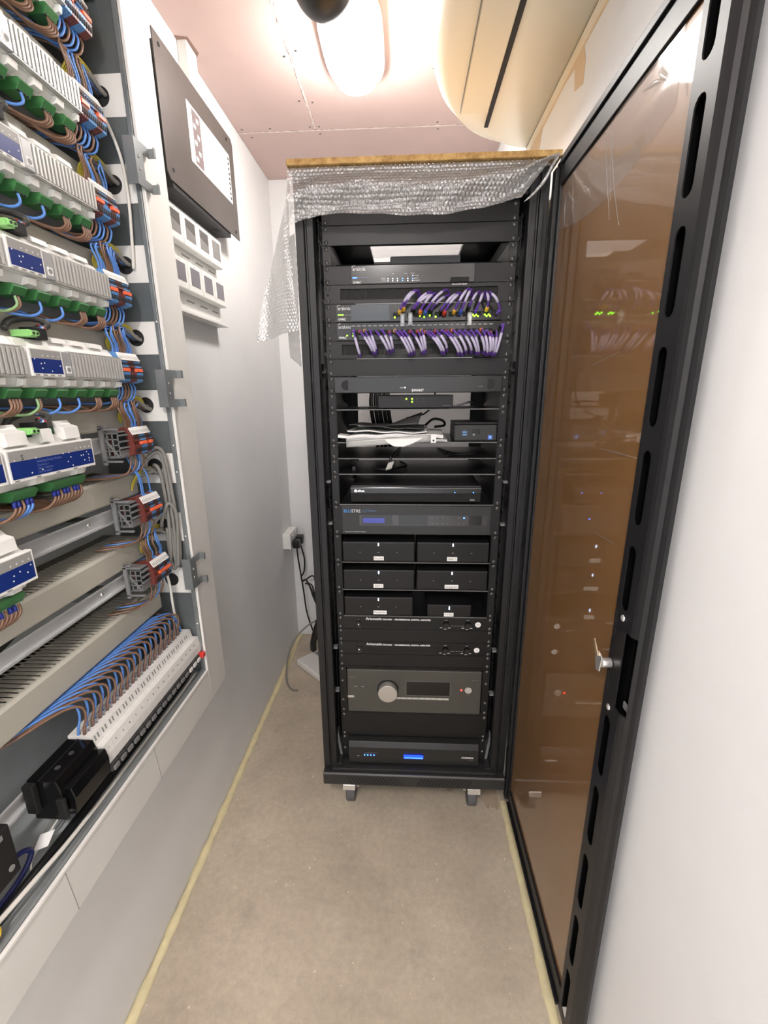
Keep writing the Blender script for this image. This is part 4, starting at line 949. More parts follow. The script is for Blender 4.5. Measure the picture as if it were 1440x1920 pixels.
# white trunking stub up the left wall at the notch in the ceiling board
o = obj('cable_trunking', MB().box(XL+0.0005, XL+0.028, 1.535, 1.60, 2.31, 2.4295), WHITE2, bevel=0.001)
tag(o, 'short white cable trunking running up into the ceiling notch behind the dark panel', 'trunking')
obj('notch', MB().prism([(XL+0.001, 1.52), (XL+0.036, 1.528), (XL+0.040, 1.59), (XL+0.022, 1.612), (XL+0.001, 1.615)], ZC-0.0012, ZC-0.0003, 'z'), M('notch_core', (150, 122, 112), 0.9), ceil)

# ---------------------------------------------------------------- dark control box and white relay modules on the left wall
PX = -0.612
t = thing('control_panel', 'large dark grey wall box with a white label sheet, high on the left wall', 'control panel', (XL, 1.5, 2.14))
PLM = M('dark_bronze_panel', (92, 86, 82), 0.38, metal=0.35, var=0.12, vscale=7)
obj('back_box', MB().box(XL+0.0005, PX-0.0005, 1.300, 1.690, 1.972, 2.285), M('box_black', (26, 25, 26), 0.5), t)
ch = 0.014
obj('front_plate', MB().prism([(1.272, 2.000), (1.272+ch, 1.984), (1.768, 1.984), (1.768, 2.292-ch), (1.768-ch, 2.292), (1.272, 2.292)], PX, PX+0.003, 'x'), PLM, t, bevel=0.0006)
for y, z in ((1.300, 2.272), (1.715, 2.272), (1.305, 2.012), (1.735, 2.004)): obj('plate_screw', MB().cyl((y, z), 0.005, PX+0.003, PX+0.0045, 'x', 10), INK, t)
obj('label_sheet', MB().box(PX+0.003, PX+0.0036, 1.425, 1.725, 2.085, 2.230), PAPER, t, label='white label sheet with a dark column')
obj('label_print', MB().box(PX+0.0036, PX+0.0039, 1.452, 1.505, 2.090, 2.224), M('print_brown', (110, 96, 96), 0.7), t)
for i in range(9): obj('label_tick', MB().box(PX+0.0036, PX+0.0039, 1.708, 1.720, 2.095+i*0.0145, 2.103+i*0.0145), INK, t)
for i in range(6): obj('label_line', MB().box(PX+0.0039, PX+0.0041, 1.458+0.02*(i % 2), 1.472+0.02*(i % 2), 2.10+0.02*i, 2.111+0.02*i), PAPER, t)
obj('key_slot', MB().box(PX-0.030, PX-0.012, 1.60, 1.63, 1.9712, 1.972), INK, t)
GLS = M('grey_window', (128, 126, 124), 0.2)
GLD = M('purple_grey_window', (118, 114, 122), 0.28)
for r_, (zt, zb) in enumerate(((1.936, 1.852), (1.812, 1.733))):
    for i in range(4):
        y0 = 1.262 + 0.0885*i; y1 = y0 + 0.087
        nm = ('first', 'second', 'third', 'fourth')[i]
        t = thing('relay_module', 'white wall module with a grey window, %s from the cabinet in the %s row' % (nm, ('upper', 'lower')[r_]), 'wall module', (XL+0.02, (y0+y1)/2, zb), 'white wall modules')
        mb = MB().box(XL+0.0175, -0.622, y0, y1, zb, zt)
        obj('case', mb, WHITE, t, bevel=0.004)
        fr = MB(); wy0, wy1, wz0, wz1 = y0+0.014, y1-0.016, zb+0.020, zt-0.012
        obj('window', MB().box(-0.6222, -0.6214, wy0, wy1, wz0, wz1), GLD if r_ else GLS, t)
        if not r_ and i < 3: obj('painted_window_shade', MB().prism([(wy0, wz1), (wy1, wz1), (wy1, wz0+0.022), (wy0, wz0+0.032)][::-1], -0.6214, -0.6210, 'x'), M('window_shade_grey', (84, 80, 78), 0.25), t)  # diagonal shade across the window, painted as a darker sheet
        text('on off', 0.006, PRINTG, t, (-0.6208, y0+0.03, zt-0.009), 'left')
    zc = zb - (0.003 if r_ == 0 else 0.006)
    t = thing('module_rail_cover', 'white cover strip with paper labels under the %s row of wall modules' % ('upper', 'lower')[r_], 'cover strip', (XL, 1.42, zc-0.03), 'white module cover strips')
    lo = 0.055 if r_ else 0.0365
    obj('cover', MB().box(XL+0.0005, XL+0.017, 1.262, 1.618, zc-lo, zt), WHITE, t, bevel=0.001)
    for i in range(4):
        obj('paper_label', MB().box(XL+0.017, XL+0.0176, 1.268+0.0885*i, 1.342+0.0885*i, zc-0.026, zc-0.006), PAPER, t)
        obj('label_print', MB().box(XL+0.0176, XL+0.0179, 1.285+0.0885*i, 1.335+0.0885*i, zc-0.014, zc-0.010), PRINTG, t)
    obj('lower_lip', MB().box(XL+0.0175, XL+0.042 if r_ else XL+0.019, 1.262, 1.618, zc-lo, zc-lo+0.0095), WHITE, t, bevel=0.001)

# ---------------------------------------------------------------- electrical cabinet
XF, YI0, YI1, ZI0, ZI1, XBK = -0.600, 0.30, 1.126, 0.640, 2.28, -0.800
cab = thing('electrical_cabinet', 'large open electrical cabinet set in the left wall, full of wiring', 'cabinet', (XL, 0.72, 0.54))
fr = MB().box(XL+0.0005, XF, YI1+0.0034, 1.240, 0.532, 2.40).box(XL+0.0005, XF, 0.20, YI0, 0.532, 2.40).box(XL+0.0005, XF, YI0, YI1+0.0034, 0.532, ZI0-0.0050).box(XL+0.0005, XF, YI0, YI1+0.0034, ZI1, 2.40)
obj('front_frame', fr, WHITE2, cab, bevel=0.002, label='white front frame')
obj('frame_lip', MB().box(XF-0.004, XF+0.003, YI1-0.003, YI1+0.0035, ZI0-0.003, ZI1).box(XF-0.004, XF+0.003, YI0, YI1-0.0032, ZI0-0.0035, ZI0+0.003), WHITE, cab, bevel=0.001)
for y, z0_, z1_, dy in ((0.548, 0.5325, 0.639, .008), (0.83, 0.5325, 0.639, .010)):
    obj('frame_joint', MB().prism([(y, z1_), (y+0.0012, z1_), (y+0.0012+dy, z0_), (y+dy, z0_)], XF-0.0002, XF+0.0003, 'x'), PRINTG, cab)
obj('back_plate', MB().box(XBK-0.003, XBK, YI0-0.002, YI1+0.004, ZI0-0.004, ZI1), GALVD, cab)
obj('side_plate', MB().box(XBK, XF-0.0045, YI1+0.0005, YI1+0.003, ZI0-0.004, ZI1), GALVS, cab)
obj('side_plate', MB().box(XBK, XF-0.0045, YI0-0.003, YI0-0.0005, ZI0-0.004, ZI1), GALV, cab)
obj('floor_plate', MB().box(XBK, XF-0.0045, YI0, YI1, ZI0-0.0045, ZI0-0.002), GALVD, cab)
obj('top_plate', MB().box(XBK, XF-0.0045, YI0, YI1, ZI1-0.002, ZI1), GALV, cab)
obj('edge_channel', MB().box(XF-0.015, XF-0.0045, YI1-0.006, YI1, ZI0, ZI1).box(XF-0.015, XF-0.0045, YI0, YI1-0.0065, ZI0-0.0015, ZI0+0.010), GALV, cab, bevel=0.0008)
for z in (0.80, 1.07, 1.25, 1.32, 1.62, 1.95): obj('edge_screw', MB().dome((XF-0.010, YI1-0.0062, z), 0.0035, 'y', 0.002, 8, 2, sign=-1), CHROME, cab)
RC = [1.008 + 0.1655*k for k in range(8)]                      # centre heights of the DIN rails, lowest first
entry = []
for z0_, z1_, hz in ((1.707,1.787,1.745),(1.545,1.621,1.584),(1.382,1.460,1.423),(1.219,1.299,1.266),(1.055,1.137,1.10),(0.897,0.975,0.939),(1.872,1.950,1.91),(2.037,2.115,2.075)):
    p = obj('entry_plate', MB().box(-0.735, XF-0.0155, YI1-0.0022, YI1+0.0004, z0_, z1_), WHITE, cab, bevel=0.0008, label='white cable entry plate')
    obj('entry_hole', MB().cyl((-0.668, hz), 0.0195, YI1-0.0032, YI1-0.0022, 'y', 24), INK, p)
    entry.append((z0_, hz))
def hinge(zc):
    mb = MB(); x = XF+0.0005
    mb.box(x-0.018, x+0.004, YI1-0.030, YI1-0.026, zc-0.045, zc+0.045)
    mb.box(x+0.004, x+0.006, YI1-0.030, YI1+0.002, zc-0.045, zc+0.045)
    for s in (-1, 1):
        a, b = sorted((zc+s*0.026, zc+s*0.045))
        mb.box(x+0.004, x+0.006, YI1+0.002, YI1+0.030, a, b)
        mb.box(x+0.006, x+0.022, YI1+0.028, YI1+0.030, a, b).box(x+0.020, x+0.022, YI1+0.022, YI1+0.028, a, b)
    o = obj('hinge_bracket', mb, GALV, cab, label='galvanised hinge bracket')
    for dz in (-0.012, 0.012): obj('bracket_screw', MB().cyl((YI1-0.016, zc+dz), 0.003, x+0.006, x+0.008, 'x', 8), CHROME, o)
for zc in (1.945, 1.463, 0.965): hinge(zc)

# DIN rails (top-hat profile) with stand-off brackets
RX = -0.690
def din(zc, y0, y1):
    h = 0.0175; pr = [(RX, zc+h), (RX, zc+h-0.004), (RX-0.0065, zc+h-0.005), (RX-0.0065, zc-h+0.005), (RX, zc-h+0.004), (RX, zc-h), (RX-0.0015, zc-h), (RX-0.0015, zc-h+0.003),
          (RX-0.008, zc-h+0.004), (RX-0.008, zc+h-0.004), (RX-0.0015, zc+h-0.003), (RX-0.0015, zc+h)]
    o = obj('din_rail', MB().prism(pr, y0, y1, 'y'), RAILM, cab, label='bright zinc DIN rail')
    for y in (y0+0.10, y1-0.20):
        obj('stand_off', MB().box(XBK, RX-0.0085, y-0.02, y+0.02, zc-0.012, zc+0.012), GALV, o)
        obj('rail_screw', MB().dome((RX-0.0064, y, zc), 0.005, 'x', 0.003, 10, 3), CHROME, o)
for zc in RC: din(zc, 0.32, 1.085)
din(0.738, 0.32, 1.118)
# slotted wiring ducts between the rows
def duct(zc, hgt, y0=0.31, y1=1.062, xf=-0.686):
    o = obj('wiring_duct', MB().box(XBK+0.0005, XBK+0.002, y0, y1, zc-hgt/2, zc+hgt/2), DUCTM, cab, label='beige slotted wiring duct')
    mb = MB(); y = y0
    while y < y1-0.008:
        for s in (-1, 1):
            z = zc + s*(hgt/2-0.003)
            mb.box(XBK+0.002, xf-0.004, y, y+0.0075, z-0.0009, z+0.0009)
        y += 0.0125
    for s in (-1, 1): mb.box(XBK+0.002, XBK+0.03, y0, y1, zc+s*(hgt/2-0.003)-0.0009, zc+s*(hgt/2-0.003)+0.0009)
    obj('duct_fingers', mb, DUCTM, o, kind='stuff')
    lid = MB().prism([(xf-0.010, zc-hgt/2), (xf-0.003, zc-hgt/2), (xf, zc-hgt/2+0.004), (xf, zc+hgt/2-0.005), (xf-0.006, zc+hgt/2), (xf-0.012, zc+hgt/2), (xf-0.012, zc+hgt/2-0.0012),
         (xf-0.007, zc+hgt/2-0.0012), (xf-0.0015, zc+hgt/2-0.006), (xf-0.0015, zc-hgt/2+0.0045), (xf-0.004, zc-hgt/2+0.0012), (xf-0.010, zc-hgt/2+0.0012)], y0, y1, 'y')
    obj('duct_lid', lid, DUCTM, o)
for k in range(8): duct(RC[k]-0.108, 0.056 if k else 0.062, y1=1.062 if k else 1.085)
duct(RC[7]+0.058, 0.05)

# ---- DIN devices: dimmer modules
MX = -0.630                                                     # front plane of the modules
def module_base(t, y0, y1, c, nplug, plugs=True):
    obj('base', MB().prism([(RX+0.0005, c-0.040), (-0.655, c-0.042), (-0.648, c-0.026), (MX-0.0125, c-0.0255), (MX-0.0125, c+0.0235), (-0.650, c+0.026), (-0.660, c+0.040), (-0.6845, c+0.040), (-0.6845, c+0.026), (RX+0.0005, c+0.026)], y0+0.001, y1-0.001, 'y'), WHITE, t, bevel=0.0008)
    L_ = (y1-y0)/nplug
    for i in range(nplug):
        a = y0 + L_*i + 0.012; b = a + min(L_-0.022, 0.042)
        obj('base_step', MB().prism([(-0.6548, c-0.0415), (-0.640, c-0.038), (-0.638, c-0.028), (-0.6475, c-0.0268)], b+0.001, min(b+0.019, y1-0.002), 'y'), WHITE, t)
        if plugs:
            g = obj('terminal_plug', MB().prism([(-0.6795, c-0.060), (-0.650, c-0.060), (-0.641, c-0.047), (-0.645, c-0.0425), (-0.6795, c-0.0425)], a, b, 'y'), GREENC, t, bevel=0.0006, label='green screw terminal plug')
            hb = MB(); k = int((b-a)/0.0062)
            for j in range(k): hb.box(-0.6525, -0.6475, a+0.002+j*0.0062, a+0.0048+j*0.0062, c-0.0605, c-0.0585)
            obj('plug_holes', hb, INK, g)
def wire(t, P, mt, r=0.0021):
    return obj('wire', MB().tube(P, r, n=5, sub=4, cap=False), mt, t)
def bus(t, yb, c, full=True):
    """green two-way plug and black connector with a grey bus cable on top of a module"""
    obj('bus_plug', MB().box(-0.672, -0.640, yb, yb+0.018, c+0.042, c+0.053).cyl((-0.639, c+0.0478), 0.0055, yb+0.001, yb+0.002, 'y', 8), LGREEN, t, bevel=0.001, label='light green plug')
    for dy in (0.005, 0.013): obj('plug_mouth', MB().cyl((yb+dy, c+0.0475), 0.0042, -0.6398, -0.634, 'x', 12), LGREEN, t); obj('plug_bore', MB().cyl((yb+dy, c+0.0475), 0.0025, -0.6339, -0.6335, 'x', 10), INK, t)
    obj('bus_connector', MB().box(-0.676, -0.648, yb+0.024, yb+0.052, c+0.041, c+0.060), BLKM, t, bevel=0.001, label='black bus connector')
    obj('bus_cable', MB().tube([(-0.668, yb+0.052, c+0.060), (-0.655, yb+0.064, c+0.067), (-0.660, yb+0.060, c+0.075), (-0.672, yb+0.040, c+0.077), (-0.678, yb+0.010, c+0.068), (-0.6775, yb-0.004, c+0.054)], 0.0058, n=8, sub=4), WDGREY, t)
    for j, mt in enumerate((WBLUE, WWHT, M('violet_wire', (96, 56, 110), 0.45), WRED)):
        obj('bus_core', MB().tube([(-0.664, yb+0.055-j*0.001, c+0.068), (-0.654, yb+0.050+j*0.002, c+0.062), (-0.650, yb+0.036+j*0.005, c+0.058)], 0.0016, n=5, sub=4), mt, t)
def fins(t, y0, y1, c, h=0.0225):
    mb = MB().box(MX-0.012, MX-0.009, y0, y1, c-h, c+h); k = int(round((y1-y0)/0.0093))
    for i in range(k):
        a = y0 + (y1-y0)*(i+0.18)/k
        mb.box(MX-0.009, MX, a, a+0.0042, c-h+0.001, c+h-0.001)
    mb.box(MX-0.012, MX-0.001, y0, y1, c-h-0.0015, c-h).box(MX-0.012, MX-0.004, y0, y1, c+h, c+h+0.0015)
    return obj('heat_sink', mb, ALU, t, label='ribbed pale heat sink')
def blue_face(t, y0, y1, c, h=0.0235, dots=True, seed=1):
    obj('face_frame', MB().box(MX-0.012, MX, y0, y1, c-h, c+h), WHITE, t, bevel=0.0012)
    obj('grey_label', MB().box(MX, MX+0.0004, y0+0.004, y1-0.004, c+h*0.28, c+h-0.0025), GREYL, t)
    obj('blue_label', MB().box(MX, MX+0.0004, y0+0.004, y1-0.004, c-h+0.0055, c+h*0.27), BLUEL, t, label='dark blue printed label')
    rr = random.Random(seed); mb = MB()
    n = max(5, int((y1-y0)/0.012))
    for i in range(n):
        y = y0 + 0.009 + (y1-y0-0.018)*rr.random(); z = c-h+0.008 + rr.random()*h*1.05
        mb.box(MX+0.0004, MX+0.0007, y-0.0011, y+0.0011, z-0.0011, z+0.0011)
    for i in range(4): mb.box(MX+0.0004, MX+0.0007, y1-0.012-i*0.0115, y1-0.010-i*0.0115, c+h*0.45, c+h*0.53)
    obj('label_dots', mb, PRINTW, t)
    mb = MB()
    for i in range(4): mb.box(MX+0.0004, MX+0.0006, y0+0.006+i*(y1-y0)*0.22, y0+0.006+i*(y1-y0)*0.22+0.009, c-h+0.0015, c-h+0.0038)
    obj('foot_print', mb, PRINTG, t)
def led_jack(t, y0, c): obj('qr_free_badge', MB().box(MX-0.0087, MX+0.0006, y0, y0+0.012, c-0.018, c-0.004), PAPER, t)
rowname = {7: 'top', 6: 'second', 5: 'third', 4: 'fourth', 3: 'fifth'}
proto = None
def dimmer(y0, k, label, variant=0):
    """heat-sink module: blue labelled part (0.075) followed by ribbed part (0.175)"""
    c = RC[k]
    t = thing('dimmer_module', label, 'dimmer', (RX, y0, c), 'ribbed dimmer modules on the DIN rails')
    module_base(t, y0, y0+0.252, c, 5)
    blue_face(t, y0, y0+0.074, c, seed=k)
    obj('shoulder', MB().box(MX-0.012, MX-0.001, y0+0.0745, y0+0.096, c-0.022, c+0.022), M('shoulder_grey', (176, 177, 178), 0.35, metal=0.3), t, bevel=0.001)
    obj('badge', MB().box(MX-0.001, MX-0.0004, y0+0.080, y0+0.092, c-0.016, c-0.003), PAPER, t); obj('badge_ring', MB().cyl((y0+0.086, c-0.0095), 0.0045, MX-0.0004, MX-0.0001, 'x', 16), PRINTG, t)
    fins(t, y0+0.0965, y0+0.252, c)
    bus(t, y0+0.020, c)
    for i in range(3): obj('top_step', MB().prism([(-0.668, c+0.0405), (-0.668, c+0.050), (-0.655, c+0.047), (-0.652, c+0.0385)], y0+0.085+i*0.052, y0+0.120+i*0.052, 'y'), WHITE, t)
    L_ = 0.252/5
    for i, cs in enumerate(((WLGRN, WBROWN), (WBLUE,), (WBLUE,), (WBROWN, WBROWN, WBROWN), (WBROWN, WBROWN, WBROWN, WBROWN))):
        for j, mt in enumerate(cs):
            y = y0 + L_*i + 0.020 + 0.0062*j
            wire(t, [(-0.650, y, c-0.061), (-0.647, y-0.003, c-0.076), (-0.653, y-0.020, c-0.087), (-0.668, y-0.042-0.01*(i % 2), c-0.086), (-0.680, y-0.062, c-0.078), (-0.70, y-0.09, c-0.0755)], mt, 0.0024)
    return t
d0 = dimmer(0.742, 3, 'ribbed dimmer module with blue label, right hand one on the fifth rail from the top', 0)
def dim_copy(y0, k, label):
    t = copy_tree(d0, None, (RX, y0, RC[k])); t['label'] = label; return t
for k in (4, 5, 6, 7): dim_copy(0.742, k, 'ribbed dimmer module with blue label, right hand one on the %s rail from the top' % rowname[k])
for k in (3, 4, 5, 6, 7): dim_copy(0.486, k, 'ribbed dimmer module with blue label, left hand one on the %s rail from the top' % rowname[k])

def relay(y0, y1, k, label):
    c = RC[k]
    t = thing('switching_module', label, 'relay module', (RX, y0, c), 'blue faced switching modules')
    module_base(t, y0, y1, c, 2, plugs=False)
    blue_face(t, y0, y1, c, h=0.0265, seed=k+20)
    obj('top_board', MB().box(-0.6845, -0.664, y0+0.004, y1-0.004, c+0.0405, c+0.052), PCB, t, label='green circuit board edge')
    for a, b in ((0.02, 0.062), (0.094, 0.118), (0.146, 0.184)):
        obj('top_shroud', MB().prism([(-0.6635, c+0.0405), (-0.6635, c+0.064), (-0.657, c+0.056), (-0.644, c+0.052), (-0.642, c+0.0305), (-0.650, c+0.0285)], y0+a, y0+b, 'y'), WHITE, t, bevel=0.0008)
    bus(t, y0+0.064, c+0.004)
    text('S', 0.012, INK, t, (MX+0.0006, y0+0.026, c+0.0085), 'left')
    text('Switching Power Module', 0.0062, M('print_pale_blue', (110, 130, 190), 0.5), t, (MX+0.0006, y0+0.055, c+0.000), 'left', sx=0.9)
    for i in range(3): text(('LSW 8x16 A', '230 V~ 50/60 Hz', 'DIN EN 60730')[i], 0.0048, M('print_pale_blue', (110, 130, 190), 0.5), t, (MX+0.0006, y0+0.055, c-0.0065-i*0.0058), 'left')
    for a, b in ((0.01, 0.06), (0.095, 0.178)):
        g = obj('terminal_plug', MB().prism([(-0.6795, c-0.060), (-0.650, c-0.060), (-0.641, c-0.047), (-0.645, c-0.0425), (-0.6795, c-0.0425)], y0+a, y0+b, 'y'), GREENC, t, bevel=0.0006, label='green screw terminal plug')
        n_ = int((b-a)/0.0085)
        for j in range(n_):
            y = y0+a+0.005+j*0.0085
            mt = WBROWN if (a > 0.05 or j < 3) else (WBLUE if j < 5 else WLGRN)
            wire(t, [(-0.650, y, c-0.061), (-0.647, y-0.003, c-0.076), (-0.653, y-0.02, c-0.088), (-0.668, y-0.045, c-0.088), (-0.680, y-0.066, c-0.078), (-0.70, y-0.09, c-0.075)], mt, 0.0026)
            if j % 3 != 2: obj('ferrule', MB().tube([(-0.650, y, c-0.060), (-0.648, y-0.001, c-0.070)], 0.0034, n=6, sub=1), M('ferrule_blue', (36, 50, 140), 0.4), t)
relay(0.656, 0.852, 2, 'wide blue faced switching module marked S, on the sixth rail from the top')
relay(0.455, 0.651, 2, 'wide blue faced switching module at the left picture edge, left of the one marked S')
relay(0.468, 0.664, 1, 'wide blue faced switching module on the seventh rail, lowest of its kind')

# ---- terminal blocks
PAT = {7: 'BBBNNNBBBNNN', 6: 'NNNBBBBNNNBB', 5: 'NNNBBBBNNNBB', 4: 'BBBBNNNNBBBB', 3: 'BBBBNNNNBBBB', 2: 'NNNNBBBBNNNB', 1: 'NNNNBBBNNNBB', 0: 'NNNNBBBNNNBB'}
T0, TP = 0.9955, 0.00605
def slice_mesh(mt, nm):
    c = 0.0
    pr = [(-0.6893, -0.029), (-0.650, -0.030), (-0.634, -0.025), (-0.631, -0.006), (-0.637, -0.0045), (-0.637, 0.004), (-0.633, 0.0055), (-0.636, 0.0185), (-0.645, 0.0345), (-0.657, 0.038), (-0.684, 0.029), (-0.6893, 0.027)]
    mb = MB().prism(pr, 0.0003, TP-0.0003, 'y')
    for za, zb, xa in ((-0.020, -0.011, -0.6335), (0.0085, 0.0155, -0.6355)):
        mb.box(xa, xa+0.0021, 0.0013, TP-0.0016, za, zb, 1)
    return mb
tmesh = {}
def terminals(k, label):
    c = RC[k]
    t = thing('terminal_block', label, 'terminal block', (RX, T0, c), 'terminal block rows at the right of the DIN rails')
    for i, ch in enumerate(PAT[k]):
        if ch not in tmesh:
            mb = slice_mesh(None, ''); mb.v = [(x, y+T0+TP*i, z+c) for x, y, z in mb.v]
            tmesh[ch] = obj('terminal', mb, [BROWNB if ch == 'N' else BLUEB, INK], t, origin=(RX, T0+TP*i, c))
        else: inst(tmesh[ch], t, (RX, T0+TP*i, c))
    L_ = TP*12
    obj('marker_strip', MB().prism([(-0.6362, c+0.0195), (-0.6335, c+0.0205), (-0.6425, c+0.0365), (-0.6450, c+0.0352)], T0+0.001, T0+L_-0.0005, 'y'), WHITE, t, label='white marker strip')
    mk = MB()
    for i in range(12): mk.add([(-0.6349, T0+TP*i+0.002, c+0.0233), (-0.6349, T0+TP*i+0.0042, c+0.0233), (-0.6386, T0+TP*i+0.0042, c+0.0298), (-0.6386, T0+TP*i+0.002, c+0.0298)], [(0,1,2,3)])
    obj('marker_print', mk, PRINTG, t)
    for a, b in {2: ((4, 8), (10, 12)), 1: ((4, 12),), 0: ((3, 12),)}.get(k, ((0, 4), (8, 12))):
        obj('jumper', MB().box(-0.6368, -0.630, T0+TP*a, T0+TP*b-0.0006, c-0.0042, c+0.0032), ORANGE, t, bevel=0.0006, label='orange jumper bar')
    if k < 3:                                                   # open rail end: grey lattice end bracket
        y = T0-0.046
        eb = MB().box(-0.6845, -0.640, y, y+0.006, c-0.038, c-0.034).box(-0.6845, -0.640, y, y+0.006, c+0.034, c+0.038)
        eb.box(-0.6845, -0.6755, y, y+0.0065, c-0.044, c+0.044).box(-0.6795, -0.664, y, y+0.010, c+0.040, c+0.044)
        obj('end_stop', eb, GREYP, t, bevel=0.0006)
        lat = MB(); y0_, y1_ = y+0.010, T0-0.0005
        for z in (-0.026, -0.013, 0.0, 0.013, 0.026): lat.box(-0.6845, -0.648, y0_, y0_+0.0025, c+z-0.0013, c+z+0.0013)
        for x in (-0.6845, -0.674, -0.662, -0.6495): lat.box(x, x+0.0022, y0_, y0_+0.0025, c-0.028, c+0.028)
        lat.prism([(-0.689, c+0.024), (-0.686, c+0.027), (-0.650, c-0.024), (-0.653, c-0.027)], y0_-0.0004, y0_+0.002, 'y')
        lat.box(-0.6845, -0.648, y0_+0.0025, y1_, c+0.0275, c+0.030).box(-0.6845, -0.648, y0_+0.0025, y1_, c-0.030, c-0.0275).box(-0.6495, -0.647, y0_+0.0025, y1_, c-0.0274, c-0.012)
        for z in (-0.008, 0.006, 0.02): lat.box(-0.6495, -0.642, y0_, y1_, c+z, c+z+0.003)
        obj('lattice_bracket', lat, GREYP, t, label='grey lattice end bracket')
        obj('bracket_back', MB().box(-0.6845, -0.649, T0-0.0058, T0-0.0042, c-0.027, c+0.027), DGREY, t)
        obj('end_plate', MB().prism([(-0.6893, c-0.028), (-0.650, c-0.029), (-0.635, c-0.024), (-0.632, c-0.006), (-0.634, c+0.0045), (-0.637, c+0.018), (-0.646, c+0.034), (-0.6893, c+0.029)], T0-0.004, T0-0.0004, 'y'), BROWNB, t)
    # wires up to the entry hole
    hz = c + 0.0775; rr = random.Random(k)
    idx = list(range(12)) if k in (2, 3, 4) else ([0, 1, 2, 4, 5, 7, 8, 10, 11] if k else [0, 1, 2, 3, 4, 7, 8, 10, 11])
    if k == 1: idx = [4, 5, 10]
    for i in idx:
        y = T0 + TP*(i+0.5); mt = WBROWN if PAT[k][i] == 'N' else WBLUE
        bend = 0.010*rr.random()
        j1, j2, j3 = rr.random()-0.5, rr.random()-0.5, rr.random()-0.5
        P = [(-0.652, y, c+0.0355), (-0.650+0.004*j1, y-0.002+0.003*j2, c+0.052), (-0.649+0.008*j1, y-0.012+0.006*j2-bend*0.6, c+0.070+bend*0.6), (-0.655+0.010*j2, y-0.006+0.004*j3, c+0.086+0.012*j1+bend*0.5), (-0.667+0.010*j3, y+0.34*(1.118-y), hz+0.014+0.012*j1), (-0.668+0.008*j2, 1.10, hz+0.004+0.01*j3), (-0.668+0.006*j2, 1.1215, hz+0.006*j3)]
        if k == 1: P = [(-0.652, y, c+0.0355), (-0.652, y-0.004, c+0.08), (-0.662, y-0.012, c+0.115), (-0.672, y, c+0.150), (-0.668, 1.122, c+0.155)]
        wire(t, P, mt, 0.0019)
    for i in range(6 if k != 1 else 3):                          # earth wires
        wire(t, [(-0.669, 1.121, hz), (-0.668, 1.10, hz+0.010+0.003*i), (-0.674+0.002*i, 1.075-0.006*i, hz+0.008+0.003*i), (-0.680, 1.045-0.004*i, hz-0.012), (-0.681, 1.03, c+0.045)], WYEL, 0.0018)
    # wires below, into the duct
    for i in range(0, 12, 2 if k > 2 else 3):
        y = T0 + TP*(i+0.5); mt = WBROWN if PAT[k][i] == 'N' else WBLUE
        wire(t, [(-0.655, y, c-0.030), (-0.650, y-0.002, c-0.044), (-0.653, y-0.014, c-0.066), (-0.668, y-0.036, c-0.074), (-0.681, y-0.060, c-0.073), (-0.72, y-0.08, c-0.073)], mt, 0.0022)
    # sheathed cables through the hole
    for i in range(3):
        obj('sheathed_cable', MB().tube([(-0.664+0.008*(i-1), 1.1210, hz+0.006*(i % 2)-0.003), (-0.664+0.007*(i-1), 1.105, hz+0.006*(i % 2)), (-0.672+0.004*i, 1.083, hz+0.007+0.004*i), (-0.682+0.004*i, 1.066, hz+0.006)], 0.0048, n=8, sub=4), WGREY if i else WDGREY, t)
ordn = ['lowest', 'second from the bottom', 'third from the bottom', 'fifth from the top', 'fourth from the top', 'third from the top', 'second from the top', 'topmost']
for k in range(7, -1, -1):
    terminals(k, 'blue and brown terminal block row with white markers, %s of the eight' % ordn[k])

